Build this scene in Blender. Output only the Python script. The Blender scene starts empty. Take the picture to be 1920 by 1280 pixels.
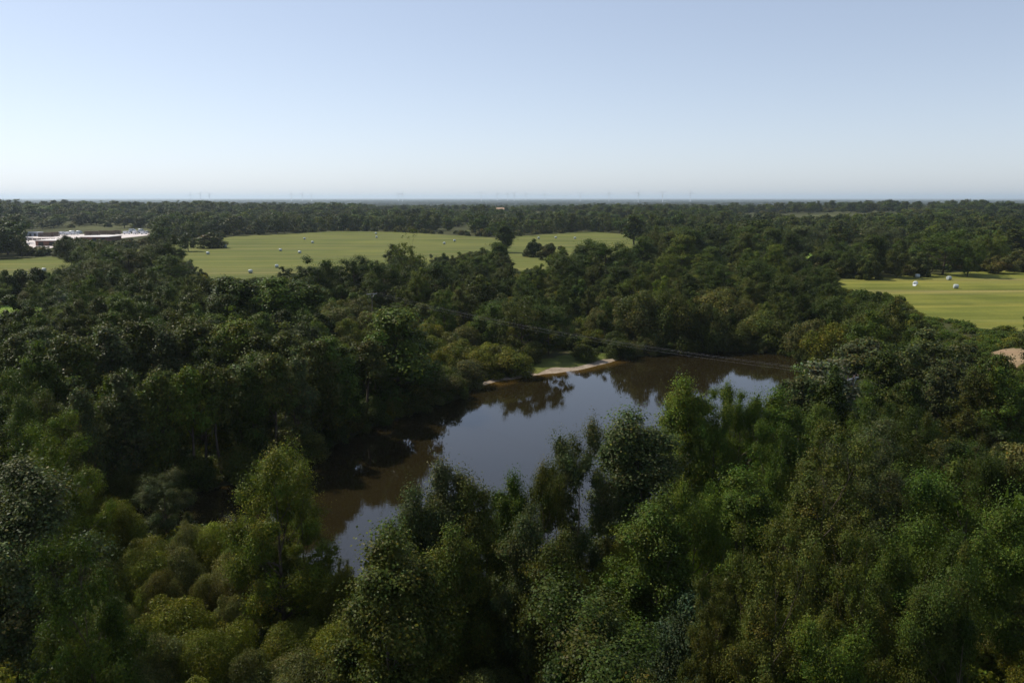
import bpy, math, random
import numpy as np
from mathutils import Vector, Matrix

# ------------------------------------------------------------------ camera, sky, sun, exposure
SC = bpy.context.scene
COL = SC.collection
R = math.radians
CAM_Z, PITCH, FPX = 30.0, R(10.25), 1493.0          # drone height over the water, tilt, focal length in photo pixels
cam_d = bpy.data.cameras.new('camera'); cam = bpy.data.objects.new('camera', cam_d); COL.objects.link(cam)
cam_d.sensor_width = 36.0; cam_d.lens = 36.0 * FPX / 1920.0
cam_d.clip_start = 0.5; cam_d.clip_end = 120000.0
cam.location = (0, 0, CAM_Z); cam.rotation_euler = (R(90) - PITCH, 0, 0)
SC.camera = cam

SUN_AZ, SUN_EL = R(-58), R(47)                        # clockwise from +Y (the view direction)
world = bpy.data.worlds.new('World'); SC.world = world; world.use_nodes = True
wn = world.node_tree; bg = wn.nodes['Background']
sky = wn.nodes.new('ShaderNodeTexSky'); sky.sky_type = 'NISHITA'; sky.sun_disc = False
sky.sun_elevation = SUN_EL; sky.sun_rotation = SUN_AZ
sky.air_density = 1.0; sky.dust_density = 0.5; sky.ozone_density = 1.0; sky.altitude = 0
# the whole sky graded alike: paler and flatter, as a hazy summer sky
bw = wn.nodes.new('ShaderNodeRGBToBW'); wn.links.new(sky.outputs[0], bw.inputs[0])
sm = wn.nodes.new('ShaderNodeMix'); sm.data_type = 'RGBA'; sm.inputs[0].default_value = 0.55
wn.links.new(bw.outputs[0], sm.inputs[6]); wn.links.new(sky.outputs[0], sm.inputs[7])
gmn = wn.nodes.new('ShaderNodeGamma'); gmn.inputs[1].default_value = 0.7; wn.links.new(sm.outputs[2], gmn.inputs[0])
wb = wn.nodes.new('ShaderNodeMix'); wb.data_type = 'RGBA'; wb.blend_type = 'MULTIPLY'; wb.inputs[0].default_value = 1.0
wn.links.new(gmn.outputs[0], wb.inputs[6]); wb.inputs[7].default_value = (1.54, 1.67, 1.93, 1)
wn.links.new(wb.outputs[2], bg.inputs[0]); bg.inputs[1].default_value = 0.128
sun_d = bpy.data.lights.new('sun', 'SUN'); sun = bpy.data.objects.new('sun', sun_d); COL.objects.link(sun)
sun_d.energy = 5.0; sun_d.angle = R(0.53); sun_d.color = (1.0, 0.93, 0.82)
sdir = Vector((math.sin(SUN_AZ) * math.cos(SUN_EL), math.cos(SUN_AZ) * math.cos(SUN_EL), math.sin(SUN_EL)))
sun.rotation_euler = sdir.to_track_quat('Z', 'Y').to_euler()
SC.view_settings.view_transform = 'Standard'; SC.view_settings.look = 'None'
SC.view_settings.gamma = 1.0; SC.view_settings.use_curve_mapping = False
SC.view_settings.exposure = 0.0
SC.render.engine = 'CYCLES'
cy = SC.cycles
cy.max_bounces = 6; cy.diffuse_bounces = 2; cy.glossy_bounces = 3; cy.transmission_bounces = 3; cy.volume_bounces = 4
cy.transparent_max_bounces = 8; cy.caustics_reflective = False; cy.caustics_refractive = False
cy.use_denoising = True; cy.denoiser = 'OPENIMAGEDENOISE'; cy.denoising_input_passes = 'RGB_ALBEDO_NORMAL'
cy.use_adaptive_sampling = False

# ------------------------------------------------------------------ pixels to places
CP, SP = math.cos(PITCH), math.sin(PITCH)
def ray(px, py):
    u = (px - 960.0) / FPX; v = (640.0 - py) / FPX
    return (u, CP + v * SP, -SP + v * CP)
def at_z(px, py, z):
    d = ray(px, py); t = (CAM_Z - z) / -d[2]
    return (d[0] * t, d[1] * t)
def project(x, y, z):
    dz = z - CAM_Z
    fwd = y * CP - dz * SP; up = y * SP + dz * CP
    return (960 + FPX * x / fwd, 640 - FPX * up / fwd)
def inside(poly, x, y):
    c = False; j = len(poly) - 1
    for i in range(len(poly)):
        xi, yi = poly[i]; xj, yj = poly[j]
        if (yi > y) != (yj > y) and x < (xj - xi) * (y - yi) / (yj - yi) + xi: c = not c
        j = i
    return c
def inside_np(poly, x, y):
    c = np.zeros(x.shape, bool); j = len(poly) - 1
    for i in range(len(poly)):
        xi, yi = poly[i]; xj, yj = poly[j]
        if yi != yj:
            c ^= ((yi > y) != (yj > y)) & (x < (xj - xi) * (y - yi) / (yj - yi) + xi)
        j = i
    return c
def smooth_poly(p, n=4, closed=True):
    out = []; m = len(p)
    for i in range(m if closed else m - 1):
        g = lambda k: np.array(p[k % m] if closed else p[min(max(k, 0), m - 1)], float)
        a, b, c, d = g(i - 1), g(i), g(i + 1), g(i + 2)
        for k in range(n):
            t = k / n
            out.append(tuple(0.5 * (2 * b + (c - a) * t + (2 * a - 5 * b + 4 * c - d) * t * t + (3 * b - a - 3 * c + d) * t ** 3)))
    if not closed: out.append(tuple(p[-1]))
    return out
RNG = np.random.default_rng(11)
rnd = random.Random(5)

LAKE_PX = [(230,960),(330,930),(450,905),(560,870),(640,830),(720,795),(800,768),(860,748),(905,722),(960,710),(1010,702),
           (1070,695),(1120,684),(1160,673),(1200,668),(1270,664),(1340,661),(1420,662),(1480,668),(1520,685),(1555,705),
           (1540,745),(1480,800),(1380,880),(1270,960),(1150,1040),(1020,1110),(900,1155),(800,1160),(720,1120),
           (640,1090),(560,1065),(480,1030),(410,1000),(330,995),(260,990)]
LAKE = smooth_poly([at_z(x, y, 0) for x, y in LAKE_PX], 4)
LAKE = [(x + rnd.uniform(-.25, .25), y + rnd.uniform(-.25, .25)) for x, y in LAKE]
BEACH = smooth_poly([at_z(x, y, 0) for x, y in [(905,722),(960,710),(1010,702),(1070,695),(1120,684),(1160,673)]], 6, False)
def seg_dist(pts, x, y, closed):
    best = np.full(x.shape, 1e18); n = len(pts)
    for i in range(n if closed else n - 1):
        ax, ay = pts[i]; bx, by = pts[(i + 1) % n]
        dx, dy = bx - ax, by - ay; L = dx * dx + dy * dy + 1e-9
        t = np.clip(((x - ax) * dx + (y - ay) * dy) / L, 0, 1)
        best = np.minimum(best, (x - ax - t * dx) ** 2 + (y - ay - t * dy) ** 2)
    return np.sqrt(best)
def lake_sd(x, y):
    d = seg_dist(LAKE, x, y, True)
    return np.where(inside_np(LAKE, x, y), -d, d)
def sstep(a, b, x):
    t = np.clip((x - a) / (b - a), 0, 1); return t * t * (3 - 2 * t)
HILLS = [(-650, 1250, 300, 12), (30, 1150, 110, 6), (690, 1250, 260, 10), (-150, 2600, 500, 4), (900, 2400, 700, 8), (1500, 4200, 900, 10), (-1500, 3600, 1200, 9)]
def gz(x, y):
    x = np.asarray(x, float); y = np.asarray(y, float)
    shp = x.shape; x = x.ravel(); y = y.ravel()
    d = np.full(x.shape, 60.0)
    near = (np.abs(x) < 160) & (y > -40) & (y < 280)
    if near.any(): d[near] = lake_sd(x[near], y[near])
    z = np.where(d < 0, np.maximum(-1.6, d * 0.22), 0.5 * np.clip(d / 7, 0, 1) + 2.5 * sstep(6, 48, d))
    for hx, hy, s, a in HILLS:
        z = z + a * np.exp(-((x - hx) ** 2 + (y - hy) ** 2) / (2 * s * s)) * sstep(640, 900, np.hypot(x, y))
    z = z - 26 * sstep(900, 3000, np.hypot(x, y))
    return z.reshape(shp)
_cx = np.arange(-165, 166, 1.5); _cy = np.arange(-45, 290, 1.5)
_CX, _CY = np.meshgrid(_cx, _cy); _CZ = gz(_CX, _CY)
def gz1(x, y):
    if -163 < x < 163 and -43 < y < 285:
        i = (x + 165) / 1.5; j = (y + 45) / 1.5; a = int(i); b = int(j); i -= a; j -= b
        return float((_CZ[b, a] * (1 - i) + _CZ[b, a + 1] * i) * (1 - j) + (_CZ[b + 1, a] * (1 - i) + _CZ[b + 1, a + 1] * i) * j)
    z = 3.0; d = math.hypot(x, y)
    if d > 640:
        t = min(1, (d - 640) / 260); t = t * t * (3 - 2 * t)
        for hx, hy, s, a in HILLS: z += a * math.exp(-((x - hx) ** 2 + (y - hy) ** 2) / (2 * s * s)) * t
    t = min(1, max(0, (d - 900) / 2100))
    return z - 26 * t * t * (3 - 2 * t)

# fields, as the photo shows them (edges hidden behind trees are guessed)
def plan(poly, z=3.0): return [at_z(x, y, z) for x, y in poly]
FIELDS = {
 'wide': plan([(215,484),(262,466),(330,457),(440,443),(560,437),(640,433),(740,435),(830,440),(930,446),(1010,440),(1100,434),(1200,441),(1225,470),(1215,497),(1100,508),(960,516),(850,506),(700,525),(560,540),(420,545),(340,512),(270,492)]),
 'small': plan([(-60,490),(0,487),(95,481),(140,488),(175,499),(100,518),(0,527),(-60,530)]),
 'four': plan([(1530,524),(1610,522),(1700,517),(1810,510),(1920,502),(2040,494),(2060,625),(1920,622),(1840,616),(1790,606),(1730,592),(1690,565),(1600,548)]),
 'tan': plan([(1838,668),(1880,656),(1930,650),(2010,645),(2010,700),(1930,696),(1870,684)], 2.9),
 'lush': plan([(-60,572),(20,572),(85,576),(100,590),(60,600),(-60,606)]),
 'mead1': plan([(800,431),(815,427),(880,425),(905,429),(880,433)]),
 'mead2': plan([(1490,482),(1500,472),(1560,466),(1620,465),(1640,470),(1610,478),(1560,484),(1520,490)]),
 'mead3': plan([(1680,466),(1690,459),(1760,459),(1790,464),(1740,468)]),
}
YARD = plan([(20,463),(40,442),(70,433),(180,429),(300,430),(290,440),(215,448),(150,455),(110,464),(60,468)])
# parts of the picture that must stay open (water, fields, beach, yard)
OPEN = [
 [(625,900),(735,835),(840,790),(935,738),(1000,706),(1080,694),(1155,682),(1280,680),(1345,670),(1465,673),(1490,690),(1400,712),(1280,712),(1262,760),(1180,772),(1100,800),(985,850),(960,900),(920,895),(850,865),(800,885),(730,945),(722,1000),(728,1070),(690,1030),(640,1000),(605,950)],
 [(345,972),(385,925),(400,915),(425,955),(400,972)],
 [(270,472),(440,447),(640,438),(720,442),(715,460),(700,478),(640,490),(600,478),(560,488),(515,500),(500,518),(430,518),(405,522),(385,505),(365,488),(350,468),(310,460),(285,480)],
 [(800,446),(925,451),(925,460),(900,458),(870,462),(850,468),(825,468),(805,458)],
 [(975,448),(1040,441),(1100,438),(1175,444),(1170,450),(1100,453),(1080,458),(1040,454),(1000,449)],
 [(965,492),(1010,486),(1005,495),(970,508)], [(1186,470),(1204,475),(1203,488)],
 [(5,490),(95,484),(135,492),(150,497),(100,508),(60,515),(5,512)],
 [(1552,530),(1700,521),(1920,507),(1920,618),(1830,610),(1760,595),(1715,582),(1695,560),(1650,545),(1620,546),(1590,543)],
 [(1858,668),(1920,656),(1920,678)], [(1735,602),(1800,617),(1920,628),(1920,650),(1860,655),(1800,628)],
 [(985,706),(1002,692),(1065,676),(1072,660),(1120,660),(1150,670),(1075,692)],
 [(42,431),(60,461),(100,459),(112,443),(150,444),(200,450),(285,444),(285,428),(110,430)],
 [(926,393),(950,393),(950,400),(926,400)], [(812,427),(880,425),(880,431),(815,432)],
 [(1520,472),(1545,468),(1545,478),(1525,480)], [(1596,466),(1616,466),(1616,476),(1598,476)], [(1690,460),(1740,460),(1738,465),(1692,466)],
 [(2,577),(70,575),(85,582),(40,590),(2,592)],
]

# ------------------------------------------------------------------ materials
def mat(name):
    m = bpy.data.materials.new(name); m.use_nodes = True
    nt = m.node_tree; b = nt.nodes['Principled BSDF']
    return m, nt, b
def N(nt, t, **kw):
    n = nt.nodes.new(t)
    for k, v in kw.items(): setattr(n, k, v)
    return n
def L(nt, a, b): nt.links.new(a, b)
def ramp(nt, stops, fac):
    r = N(nt, 'ShaderNodeValToRGB'); e = r.color_ramp.elements
    while len(e) < len(stops): e.new(0.5)
    for el, (p, c) in zip(e, stops): el.position = p; el.color = (*c, 1)
    L(nt, fac, r.inputs[0]); return r.outputs[0]
def mixc(nt, a, b, fac, mode='MIX'):
    m = N(nt, 'ShaderNodeMix', data_type='RGBA', blend_type=mode)
    for s, v in ((0, fac), (6, a), (7, b)):
        if hasattr(v, 'is_linked'): L(nt, v, m.inputs[s])
        else: m.inputs[s].default_value = v if s == 0 else (*v, 1)
    return m.outputs[2]
def noise(nt, scale, detail=4, rough=0.55, vec=None):
    n = N(nt, 'ShaderNodeTexNoise'); n.inputs['Scale'].default_value = scale
    n.inputs['Detail'].default_value = detail; n.inputs['Roughness'].default_value = rough
    if vec is None:
        g = N(nt, 'ShaderNodeNewGeometry'); vec = g.outputs['Position']
    L(nt, vec, n.inputs['Vector']); return n.outputs['Fac']
def plain(name, col, rough=0.7, spec=0.3, var=0.0, vs=1.0, metal=0.0):
    m, nt, b = mat(name); b.inputs['Roughness'].default_value = rough; b.inputs['Specular IOR Level'].default_value = spec
    b.inputs['Metallic'].default_value = metal
    if var:
        f = noise(nt, vs)
        c = ramp(nt, [(0.3, tuple(x * (1 - var) for x in col)), (0.7, tuple(min(1, x * (1 + var)) for x in col))], f)
        L(nt, c, b.inputs['Base Color'])
    else: b.inputs['Base Color'].default_value = (*col, 1)
    return m
def leaf_material(inst=False):
    m, nt, b = mat('wood_leaf' if inst else 'leaf')
    oi = N(nt, 'ShaderNodeObjectInfo'); at = N(nt, 'ShaderNodeAttribute', attribute_name='tint')
    # per leaf brightness and a drift to yellow, per tree brightness
    if inst: tone = N(nt, 'ShaderNodeAttribute', attribute_name='tone', attribute_type='INSTANCER').outputs['Color']
    else: tone = oi.outputs['Color']
    c1 = mixc(nt, tone, at.outputs['Color'], 1.0, 'MULTIPLY')
    mp = N(nt, 'ShaderNodeMapRange'); L(nt, oi.outputs['Random'], mp.inputs[0]); mp.inputs[3].default_value = 0.82; mp.inputs[4].default_value = 1.15
    vm = N(nt, 'ShaderNodeVectorMath', operation='SCALE'); L(nt, c1, vm.inputs[0]); L(nt, mp.outputs[0], vm.inputs['Scale'])
    L(nt, vm.outputs[0], b.inputs['Base Color'])
    b.inputs['Roughness'].default_value = 0.45; b.inputs['Specular IOR Level'].default_value = 0.06
    tr = N(nt, 'ShaderNodeBsdfTranslucent')
    tc = mixc(nt, vm.outputs[0], (1.25, 1.3, 0.5), 1.0, 'MULTIPLY'); L(nt, tc, tr.inputs[0])
    ms = N(nt, 'ShaderNodeMixShader'); ms.inputs[0].default_value = 0.22
    L(nt, b.outputs[0], ms.inputs[1]); L(nt, tr.outputs[0], ms.inputs[2])
    L(nt, ms.outputs[0], nt.nodes['Material Output'].inputs['Surface']); return m
M = {'leaf': leaf_material(), 'wood_leaf': leaf_material(True),
     'bark': plain('bark', (0.085, 0.068, 0.05), 0.9, 0.1, 0.4, 3.0),
     'bark_pale': plain('bark_pale', (0.2, 0.18, 0.14), 0.85, 0.1, 0.45, 2.5)}

def field_material(name, base, dry, ang, ds=0.035, dry_amt=(0.45, 0.75), sat_lines=0.38):
    m, nt, b = mat(name); b.inputs['Roughness'].default_value = 0.95; b.inputs['Specular IOR Level'].default_value = 0.05
    g = N(nt, 'ShaderNodeNewGeometry')
    mp = N(nt, 'ShaderNodeMapping'); L(nt, g.outputs['Position'], mp.inputs[0]); mp.inputs['Rotation'].default_value = (0, 0, ang)
    mp.inputs['Scale'].default_value = (0.035, 1, 1)                    # swaths run long in one direction
    l1 = noise(nt, 0.20, 6, 0.7, mp.outputs[0]); l2 = noise(nt, 0.05, 4, 0.6, mp.outputs[0])
    big = noise(nt, ds, 4); fine = noise(nt, 1.6, 3)
    c0 = ramp(nt, [(0.28, tuple(x * (1 - sat_lines) for x in base)), (0.5, base), (0.75, tuple(x * (1 + sat_lines) for x in base))], l1)
    c1 = mixc(nt, c0, dry, ramp(nt, [(dry_amt[0], (0, 0, 0)), (dry_amt[1], (1, 1, 1))], l2))
    c2 = mixc(nt, c1, tuple(min(1, x * 1.6) for x in (base[0] * 1.1, base[1] * .95, base[2])), ramp(nt, [(0.42, (0, 0, 0)), (0.75, (.7, .7, .7))], big))
    wv = N(nt, 'ShaderNodeTexWave', wave_type='BANDS', bands_direction='Y', wave_profile='SIN'); mp2 = N(nt, 'ShaderNodeMapping'); L(nt, g.outputs['Position'], mp2.inputs[0]); mp2.inputs['Rotation'].default_value = (0, 0, ang)
    L(nt, mp2.outputs[0], wv.inputs['Vector']); wv.inputs['Scale'].default_value = 0.036; wv.inputs['Distortion'].default_value = 2.2; wv.inputs['Detail'].default_value = 2; wv.inputs['Detail Scale'].default_value = .15
    c2 = mixc(nt, c2, (0.87, 0.89, 0.86), ramp(nt, [(0.15, (1, 1, 1)), (0.5, (0, 0, 0))], wv.outputs['Fac']), 'MULTIPLY')   # mown swaths
    tr_ = N(nt, 'ShaderNodeTexWave', wave_type='BANDS', bands_direction='Y', wave_profile='SIN'); L(nt, mp2.outputs[0], tr_.inputs['Vector']); tr_.inputs['Scale'].default_value = 0.011; tr_.inputs['Distortion'].default_value = 1.5; tr_.inputs['Detail Scale'].default_value = .1
    c2 = mixc(nt, c2, (1.25, 1.15, 1.2), ramp(nt, [(0.90, (0, 0, 0)), (0.97, (1, 1, 1))], tr_.outputs['Fac']), 'MULTIPLY')   # wheel tracks
    c3 = mixc(nt, c2, (1.25, 1.25, 1.2), ramp(nt, [(0.3, (0, 0, 0)), (0.7, (1, 1, 1))], fine), 'MULTIPLY')
    L(nt, c3, b.inputs['Base Color'])
    bp = N(nt, 'ShaderNodeBump'); bp.inputs['Strength'].default_value = 0.6; bp.inputs['Distance'].default_value = 0.25
    L(nt, l1, bp.inputs['Height']); L(nt, bp.outputs[0], b.inputs['Normal']); return m

# ------------------------------------------------------------------ mesh helpers
def new_obj(name, me, material=None, parent=None):
    o = bpy.data.objects.new(name, me); COL.objects.link(o)
    if material and me is not None and len(me.materials) == 0: me.materials.append(material)
    if parent: o.parent = parent
    return o
def tag(o, label=None, cat=None, group=None, kind=None):
    if label: o['label'] = label
    if cat: o['category'] = cat
    if group: o['group'] = group
    if kind: o['kind'] = kind
    return o
def empty(name, loc, rz=0.0, s=1.0):
    o = bpy.data.objects.new(name, None); COL.objects.link(o); o.empty_display_size = 0.5
    o.location = loc; o.rotation_euler = (0, 0, rz); o.scale = (s, s, s) if not hasattr(s, '__len__') else s
    return o
def np_mesh(name, V, F, smooth=False):
    V = np.asarray(V, np.float32); F = np.asarray(F, np.int32); k = F.shape[1]
    me = bpy.data.meshes.new(name)
    me.vertices.add(len(V)); me.vertices.foreach_set('co', V.ravel())
    me.loops.add(F.size); me.loops.foreach_set('vertex_index', F.ravel())
    me.polygons.add(len(F)); me.polygons.foreach_set('loop_start', np.arange(0, F.size, k, dtype=np.int32))
    if smooth: me.polygons.foreach_set('use_smooth', np.ones(len(F), bool))
    me.update(calc_edges=True); return me
class MB:
    def __init__(s): s.v = []; s.f = []
    def box(s, cx, cy, cz, sx, sy, sz, rz=0.0, taper=1.0):
        b = len(s.v); c, sn = math.cos(rz), math.sin(rz)
        for z in (-.5, .5):
            for x, y in ((-.5, -.5), (.5, -.5), (.5, .5), (-.5, .5)):
                k = taper if z > 0 else 1.0
                X, Y = x * sx * k, y * sy * k
                s.v.append((cx + X * c - Y * sn, cy + X * sn + Y * c, cz + z * sz))
        s.f += [(b, b+3, b+2, b+1), (b+4, b+5, b+6, b+7)] + [(b+i, b+(i+1) % 4, b+4+(i+1) % 4, b+4+i) for i in range(4)]
        return s
    def tube(s, pts, rad, n=6, cap=True):
        b = len(s.v); m = len(pts); P = [Vector(p) for p in pts]
        for i, p in enumerate(P):
            t = (P[min(i + 1, m - 1)] - P[max(i - 1, 0)]).normalized()
            a = t.cross(Vector((0, 0, 1)) if abs(t.z) < 0.95 else Vector((1, 0, 0))).normalized(); c = t.cross(a)
            r = rad[i] if hasattr(rad, '__len__') else rad
            for k in range(n):
                w = 2 * math.pi * k / n; s.v.append(tuple(p + a * (math.cos(w) * r) + c * (math.sin(w) * r)))
        for i in range(m - 1):
            for k in range(n):
                s.f.append((b + i*n + k, b + i*n + (k+1) % n, b + (i+1)*n + (k+1) % n, b + (i+1)*n + k))
        if cap:
            s.f.append(tuple(b + k for k in range(n))); s.f.append(tuple(b + (m-1)*n + n-1-k for k in range(n)))
        return s
    def mesh(s, name, smooth=False):
        me = bpy.data.meshes.new(name); me.from_pydata(s.v, [], s.f); me.update()
        if smooth: me.polygons.foreach_set('use_smooth', [True] * len(me.polygons))
        return me
    def obj(s, name, material, parent=None, smooth=False): return new_obj(name, s.mesh(name, smooth), material, parent)

# ------------------------------------------------------------------ ground
def axis(lo, hi, step, far_lo, far_hi, g=1.13):
    a = list(np.arange(lo, hi + .01, step)); s = step; v = hi
    while v < far_hi: s *= g; v += s; a.append(min(v, far_hi))
    s = step; v = lo; b = []
    while v > far_lo: s *= g; v -= s; b.append(max(v, far_lo))
    return np.array(b[::-1] + a)
xs = axis(-62, 64, 1.1, -45000, 45000); ys = axis(38, 182, 1.1, -3000, 60000)
X, Y = np.meshgrid(xs, ys); Z = gz(X, Y)
# slight unevenness outside fields and lake
jit = RNG.normal(0, 0.05, Z.shape) * ((Z > 0.3) & (Z < 2.8)); Z = Z + jit
nx, ny = len(xs), len(ys); ii = np.arange(nx * ny).reshape(ny, nx)
F = np.stack([ii[:-1, :-1], ii[:-1, 1:], ii[1:, 1:], ii[1:, :-1]], -1).reshape(-1, 4)
gm, nt, b = mat('ground')
b.inputs['Roughness'].default_value = 0.95; b.inputs['Specular IOR Level'].default_value = 0.05
n1 = noise(nt, 0.09, 5); n2 = noise(nt, 0.9, 5, 0.65); n3 = noise(nt, 0.0035, 4)
c = ramp(nt, [(0.3, (0.030, 0.032, 0.014)), (0.5, (0.050, 0.056, 0.020)), (0.72, (0.075, 0.078, 0.028))], n1)
c = mixc(nt, c, (0.07, 0.05, 0.03), ramp(nt, [(0.5, (0, 0, 0)), (0.72, (.8, .8, .8))], n2))
c = mixc(nt, c, (0.10, 0.105, 0.04), ramp(nt, [(0.55, (0, 0, 0)), (0.62, (.7, .7, .7))], n3))
L(nt, c, b.inputs['Base Color'])
bp = N(nt, 'ShaderNodeBump'); bp.inputs['Distance'].default_value = 0.3; L(nt, n2, bp.inputs['Height']); L(nt, bp.outputs[0], b.inputs['Normal'])
ground = new_obj('ground', np_mesh('ground', np.stack([X, Y, Z], -1).reshape(-1, 3), F, True), gm)
tag(ground, 'dark earth and rough grass ground reaching out to the horizon', 'ground', kind='structure')

# water
wx = np.arange(-70, 70, 1.3); wy = np.arange(40, 186, 1.3)
WX, WY = np.meshgrid(wx, wy); WD = lake_sd(WX, WY); WB = seg_dist(BEACH, WX, WY, False)
ok = WD < 3.5; idx = -np.ones(WX.size, int); idx[ok.ravel()] = np.arange(ok.sum())
q = np.arange(WX.size).reshape(WX.shape); Fq = np.stack([q[:-1, :-1], q[:-1, 1:], q[1:, 1:], q[1:, :-1]], -1).reshape(-1, 4)
Fq = idx[Fq]; Fq = Fq[(Fq >= 0).all(1)]
wv = np.stack([WX, WY, np.zeros_like(WX)], -1).reshape(-1, 3)[ok.ravel()]
wme = np_mesh('pond_water', wv, Fq, True)
a = wme.attributes.new('shallow', 'FLOAT', 'POINT')
a.data.foreach_set('value', np.clip(1 - WB / 4.5, 0, 1).ravel()[ok.ravel()].astype(np.float32))
wm, nt, b = mat('pond_water')
at = N(nt, 'ShaderNodeAttribute', attribute_name='shallow')
murk = ramp(nt, [(0.3, (0.014, 0.0105, 0.004)), (0.7, (0.018, 0.0135, 0.005))], noise(nt, 0.05, 3))
L(nt, mixc(nt, murk, (0.10, 0.058, 0.012), ramp(nt, [(0.25, (0, 0, 0)), (1.0, (1, 1, 1))], at.outputs['Fac'])), b.inputs['Base Color'])
b.inputs['Roughness'].default_value = 0.02; b.inputs['IOR'].default_value = 1.5; b.inputs['Specular IOR Level'].default_value = 0.62; b.inputs['Specular Tint'].default_value = (.88, .96, 1, 1)
bp = N(nt, 'ShaderNodeBump'); bp.inputs['Strength'].default_value = 0.06; bp.inputs['Distance'].default_value = 0.04
g = N(nt, 'ShaderNodeNewGeometry'); mp = N(nt, 'ShaderNodeMapping'); L(nt, g.outputs['Position'], mp.inputs[0]); mp.inputs['Scale'].default_value = (1, 1.6, 1)
L(nt, noise(nt, 1.3, 4, 0.6, mp.outputs[0]), bp.inputs['Height']); L(nt, bp.outputs[0], b.inputs['Normal'])
water = tag(new_obj('pond_water', wme, wm), 'still brown pond water mirroring trees and pale sky', 'pond', kind='structure')

# beach: a strip following the shoreline, and grass behind it
def strip(name, line, offs, dz, material, wob=0.25):
    n = len(line); V = []; P = np.array(line)
    T = np.gradient(P, axis=0); T /= np.linalg.norm(T, axis=1, keepdims=True); Nn = np.stack([-T[:, 1], T[:, 0]], 1)
    for k, o in enumerate(offs):
        endf = np.minimum(1, np.minimum(np.arange(n), n - 1 - np.arange(n)) / 5.0)
        oo = np.array([o if o <= 0 else o * e * (1 + rnd.uniform(-wob, wob)) for e in endf])
        Q = P + Nn * oo[:, None]; z = np.maximum(gz(Q[:, 0], Q[:, 1]), -0.12) + dz
        V.append(np.column_stack([Q, z]))
    V = np.concatenate(V); m = len(offs); q = np.arange(n * m).reshape(m, n)
    F = np.stack([q[:-1, :-1], q[:-1, 1:], q[1:, 1:], q[1:, :-1]], -1).reshape(-1, 4)
    return new_obj(name, np_mesh(name, V, F, True), material)
sand, nt, b = mat('sand'); b.inputs['Roughness'].default_value = 0.95; b.inputs['Specular IOR Level'].default_value = 0.1
L(nt, mixc(nt, ramp(nt, [(0.3, (0.22, 0.17, 0.12)), (0.7, (0.38, 0.31, 0.23))], noise(nt, 0.5, 5, 0.65)), (0.16, 0.12, 0.08), ramp(nt, [(0.55, (0, 0, 0)), (0.7, (.8, .8, .8))], noise(nt, 2.2, 4))), b.inputs['Base Color'])
tag(strip('beach', BEACH, [-1.0, 0.0, 0.9, 1.9, 3.0], 0.05, sand), 'narrow pale sandy beach at the edge of the brown pond', 'beach', kind='structure')
turf = field_material('shore_grass', (0.065, 0.085, 0.018), (0.16, 0.15, 0.05), 0.3, 0.15)
BW = smooth_poly([at_z(x, y, 0.6) for x, y in [(1000,694),(1030,684),(1072,682),(1110,672),(1155,660)]], 6, False)
tag(strip('lawn', BW, [-0.8, 0.4, 1.5, 3, 4.5, 6], 0.07, turf, 0.15), 'sunlit green grass patch behind the sandy beach', 'grass', kind='structure')

def flat(name, poly, z, material, label):
    me = bpy.data.meshes.new(name); me.from_pydata([(x, y, z) for x, y in poly], [], [tuple(range(len(poly)))]); me.update()
    if me.polygons[0].normal.z < 0: me.flip_normals()
    return tag(new_obj(name, me, material), label, 'field', kind='structure')
fw = field_material('mown_field', (0.090, 0.106, 0.025), (0.128, 0.124, 0.045), R(-10), 0.02)
fr = field_material('sunny_field', (0.116, 0.128, 0.025), (0.188, 0.160, 0.068), R(-6), 0.05, (0.50, 0.66))
fl = field_material('lush_meadow', (0.10, 0.16, 0.025), (0.15, 0.16, 0.04), 0.5)
ft = field_material('cut_stubble', (0.19, 0.140, 0.080), (0.25, 0.20, 0.12), 0.3, 0.1)
flat('bale_field', FIELDS['wide'], 3.03, fw, 'wide mown green field dotted with many wrapped bales')
flat('hay_field', FIELDS['small'], 3.03, fw, 'small mown field with a single wrapped bale')
flat('meadow', FIELDS['four'], 3.03, fr, 'sunny yellow green meadow with four wrapped bales')
flat('stubble_field', FIELDS['tan'], 3.04, ft, 'patch of dry tan stubble below the sunny meadow')
flat('grass_field', FIELDS['lush'], 3.03, fl, 'strip of lush bright green grass beside the wood')
for k in ('mead1', 'mead2', 'mead3'): flat('clearing', FIELDS[k], 3.03, fl, 'small grassy clearing among distant trees')

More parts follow.
